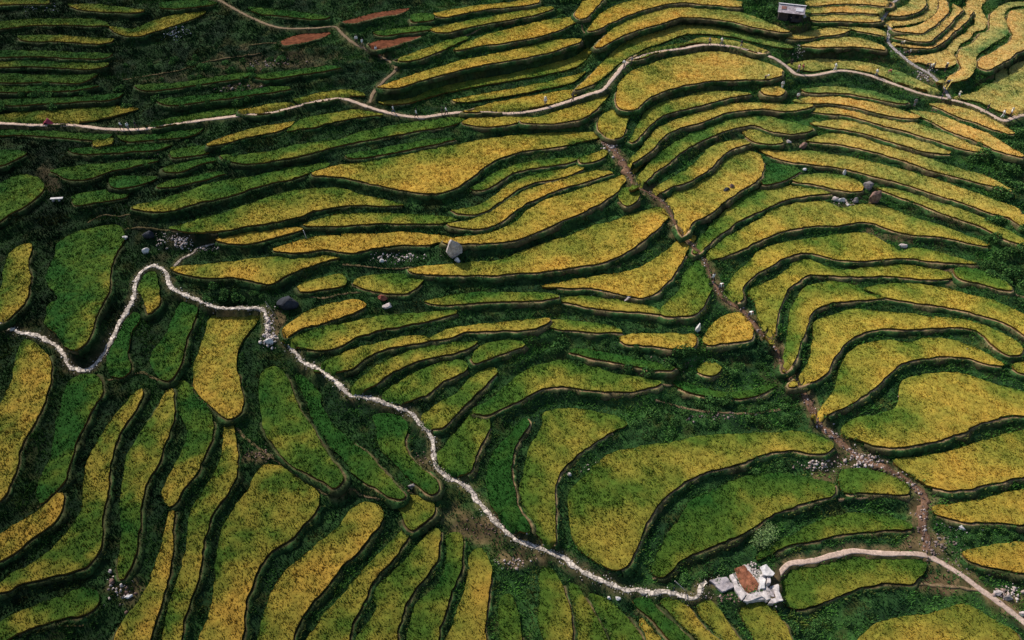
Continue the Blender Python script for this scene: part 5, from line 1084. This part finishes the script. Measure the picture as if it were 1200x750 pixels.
PEOPLE = [
 (143,152,'walk','white','dark',0,2.0,'person in white top on the footpath left of the slim green sliver, first of three'),
 (151,153,'stand','white','grey',0,1.2,'person in white top and grey trousers, middle of three on the left footpath'),
 (160,151,'walk','dark','dark',0,1.6,'person in dark clothes, last of three on the left footpath'),
 (418,51,'stand','white','dark',0,.3,'uppermost white topped person on the dirt track'),
 (425,55,'walk','white','tan',0,.8,'middle white topped person on the dirt track, in tan trousers'),
 (441,63,'walk','white','white',0,.5,'person all in white on the dirt track beside the bare red strip'),
 (461,133,'walk','white','blue',0,1.5,'person in white and blue just right of the stone steps'),
 (488,138,'walk','white','dark',0,1.4,'lone person in white top on the footpath dip right of the steps'),
 (518,135,'stand','dark','dark',0,1.6,'person in dark clothes beside a white topped one on the footpath dip'),
 (523,135,'walk','white','dark',0,1.6,'white topped person right beside the dark clothed one on the dip'),
 (639,124,'stand','white','grey',1,.2,'worker in white with hat at the edge of the yellow strip bordering the footpath'),
 (671,119,'walk','dark','dark',0,1.9,'person in dark clothes on the footpath before its steep bend'),
 (731,80,'walk','white','dark',0,2.2,'person in white top on the footpath bend, left of a pair'),
 (740,76,'walk','grey','dark',0,2.2,'person in grey top on the footpath bend, right of a pair'),
 (831,53,'walk','grey','dark',0,1.6,'person in grey on the crest of the footpath, left of three'),
 (845,53,'walk','white','blue',0,1.6,'person in white on the crest of the footpath, middle of three'),
 (868,56,'walk','dark','grey',0,1.7,'person in dark top on the crest of the footpath, right of three'),
 (896,94,'bend','tan','dark',1,.6,'hatted worker bending at the right corner of the broad golden field'),
 (916,104,'stand','white','white',0,.1,'person all in white standing on the steps below the crossing'),
 (927,78,'stand','dark','dark',0,-.5,'person in dark clothes standing at the path crossing'),
 (935,85,'walk','pink','grey',0,1.6,'person in pink top just right of the path crossing'),
 (940,84,'walk','red','dark',0,1.6,'person in dark red top just right of the path crossing'),
 (978,83,'walk','white','white',0,1.5,'lone person all in white on the footpath right of the crossing'),
 (934,118,'stand','white','dark',0,.2,'worker in white top at the left end of a golden strip'),
 (1026,90,'walk','white','grey',0,1.4,'person in white on the footpath where it starts descending right'),
 (1040,88,'bend','red','tan',0,1.4,'person in red top bending in the yellow field above the footpath'),
 (1055,54,'bend','grey','dark',1,.4,'harvester with pale hat on the lowest ring of the knoll'),
 (1060,66,'bend','dark','dark',0,1.0,'harvester in dark clothes crouching beside the stairway path'),
 (1065,66,'stand','white','dark',0,1.0,'person in white beside the crouching dark harvester'),
 (1085,80,'bend','dark','dark',0,.6,'dark clothed harvester, left of the group above the stairway'),
 (1089,81,'bend','white','grey',1,.2,'white clothed hatted harvester in the group above the stairway'),
 (1093,82,'stand','tan','dark',0,.4,'harvester in tan top, right of the group above the stairway'),
 (1107,84,'stand','dark','dark',1,.2,'dark clothed person with pale hat standing right of the harvesters'),
 (1108,101,'bend','blue','dark',1,.9,'person in blue with pale hat beside the foot of the stairway'),
 (1103,116,'stand','dark','blue',0,1.0,'person in dark clothes at the path fork'),
 (1122,117,'walk','white','dark',1,1.0,'person in white with hat right of the path fork'),
 (1156,131,'walk','dark','dark',0,1.2,'person in dark clothes on the footpath near its right end'),
 (1174,138,'walk','white','white',0,1.3,'person all in white at the right end of the footpath'),
 (1183,137,'stand','white','dark',1,1.3,'hatted person in white top and dark trousers at the right end of the footpath'),
 (1071,125,'stand','grey','grey',0,.1,'grey clothed person standing on the bank below the footpath'),
 (835,330,'walk','white','dark',0,.5,'upper one of two people climbing the stone gully'),
 (843,338,'bend','white','grey',0,.5,'lower one of two people in the stone gully, bending'),
 (877,371,'bend','white','blue',0,.7,'person bending in the gully right of the small orange lobe'),
]
for (u, v, pose, top_, bot, hat, rz, label) in PEOPLE:
    x, y, z = hit(u, v); b = FIG[pose]; o = link('person', with_mat(b['body'], SKIN), None); o.location = (x, y, z-.03 if pose != 'bend' else z); o.rotation_euler = (0,0,rz); s = rb.uniform(1.1, 1.2); o.scale = (s,s,s)
    tag(o, label, 'person', 'people on the paths and terraces')
    link('shirt', with_mat(b['shirt'], CM[top_]), None, o); link('trousers', with_mat(b['trousers'], CM[bot]), None, o)
    link('hat', with_mat(b['hat'], HAT), None, o) if hat else link('hair', with_mat(b['hair'], HAIR), None, o)
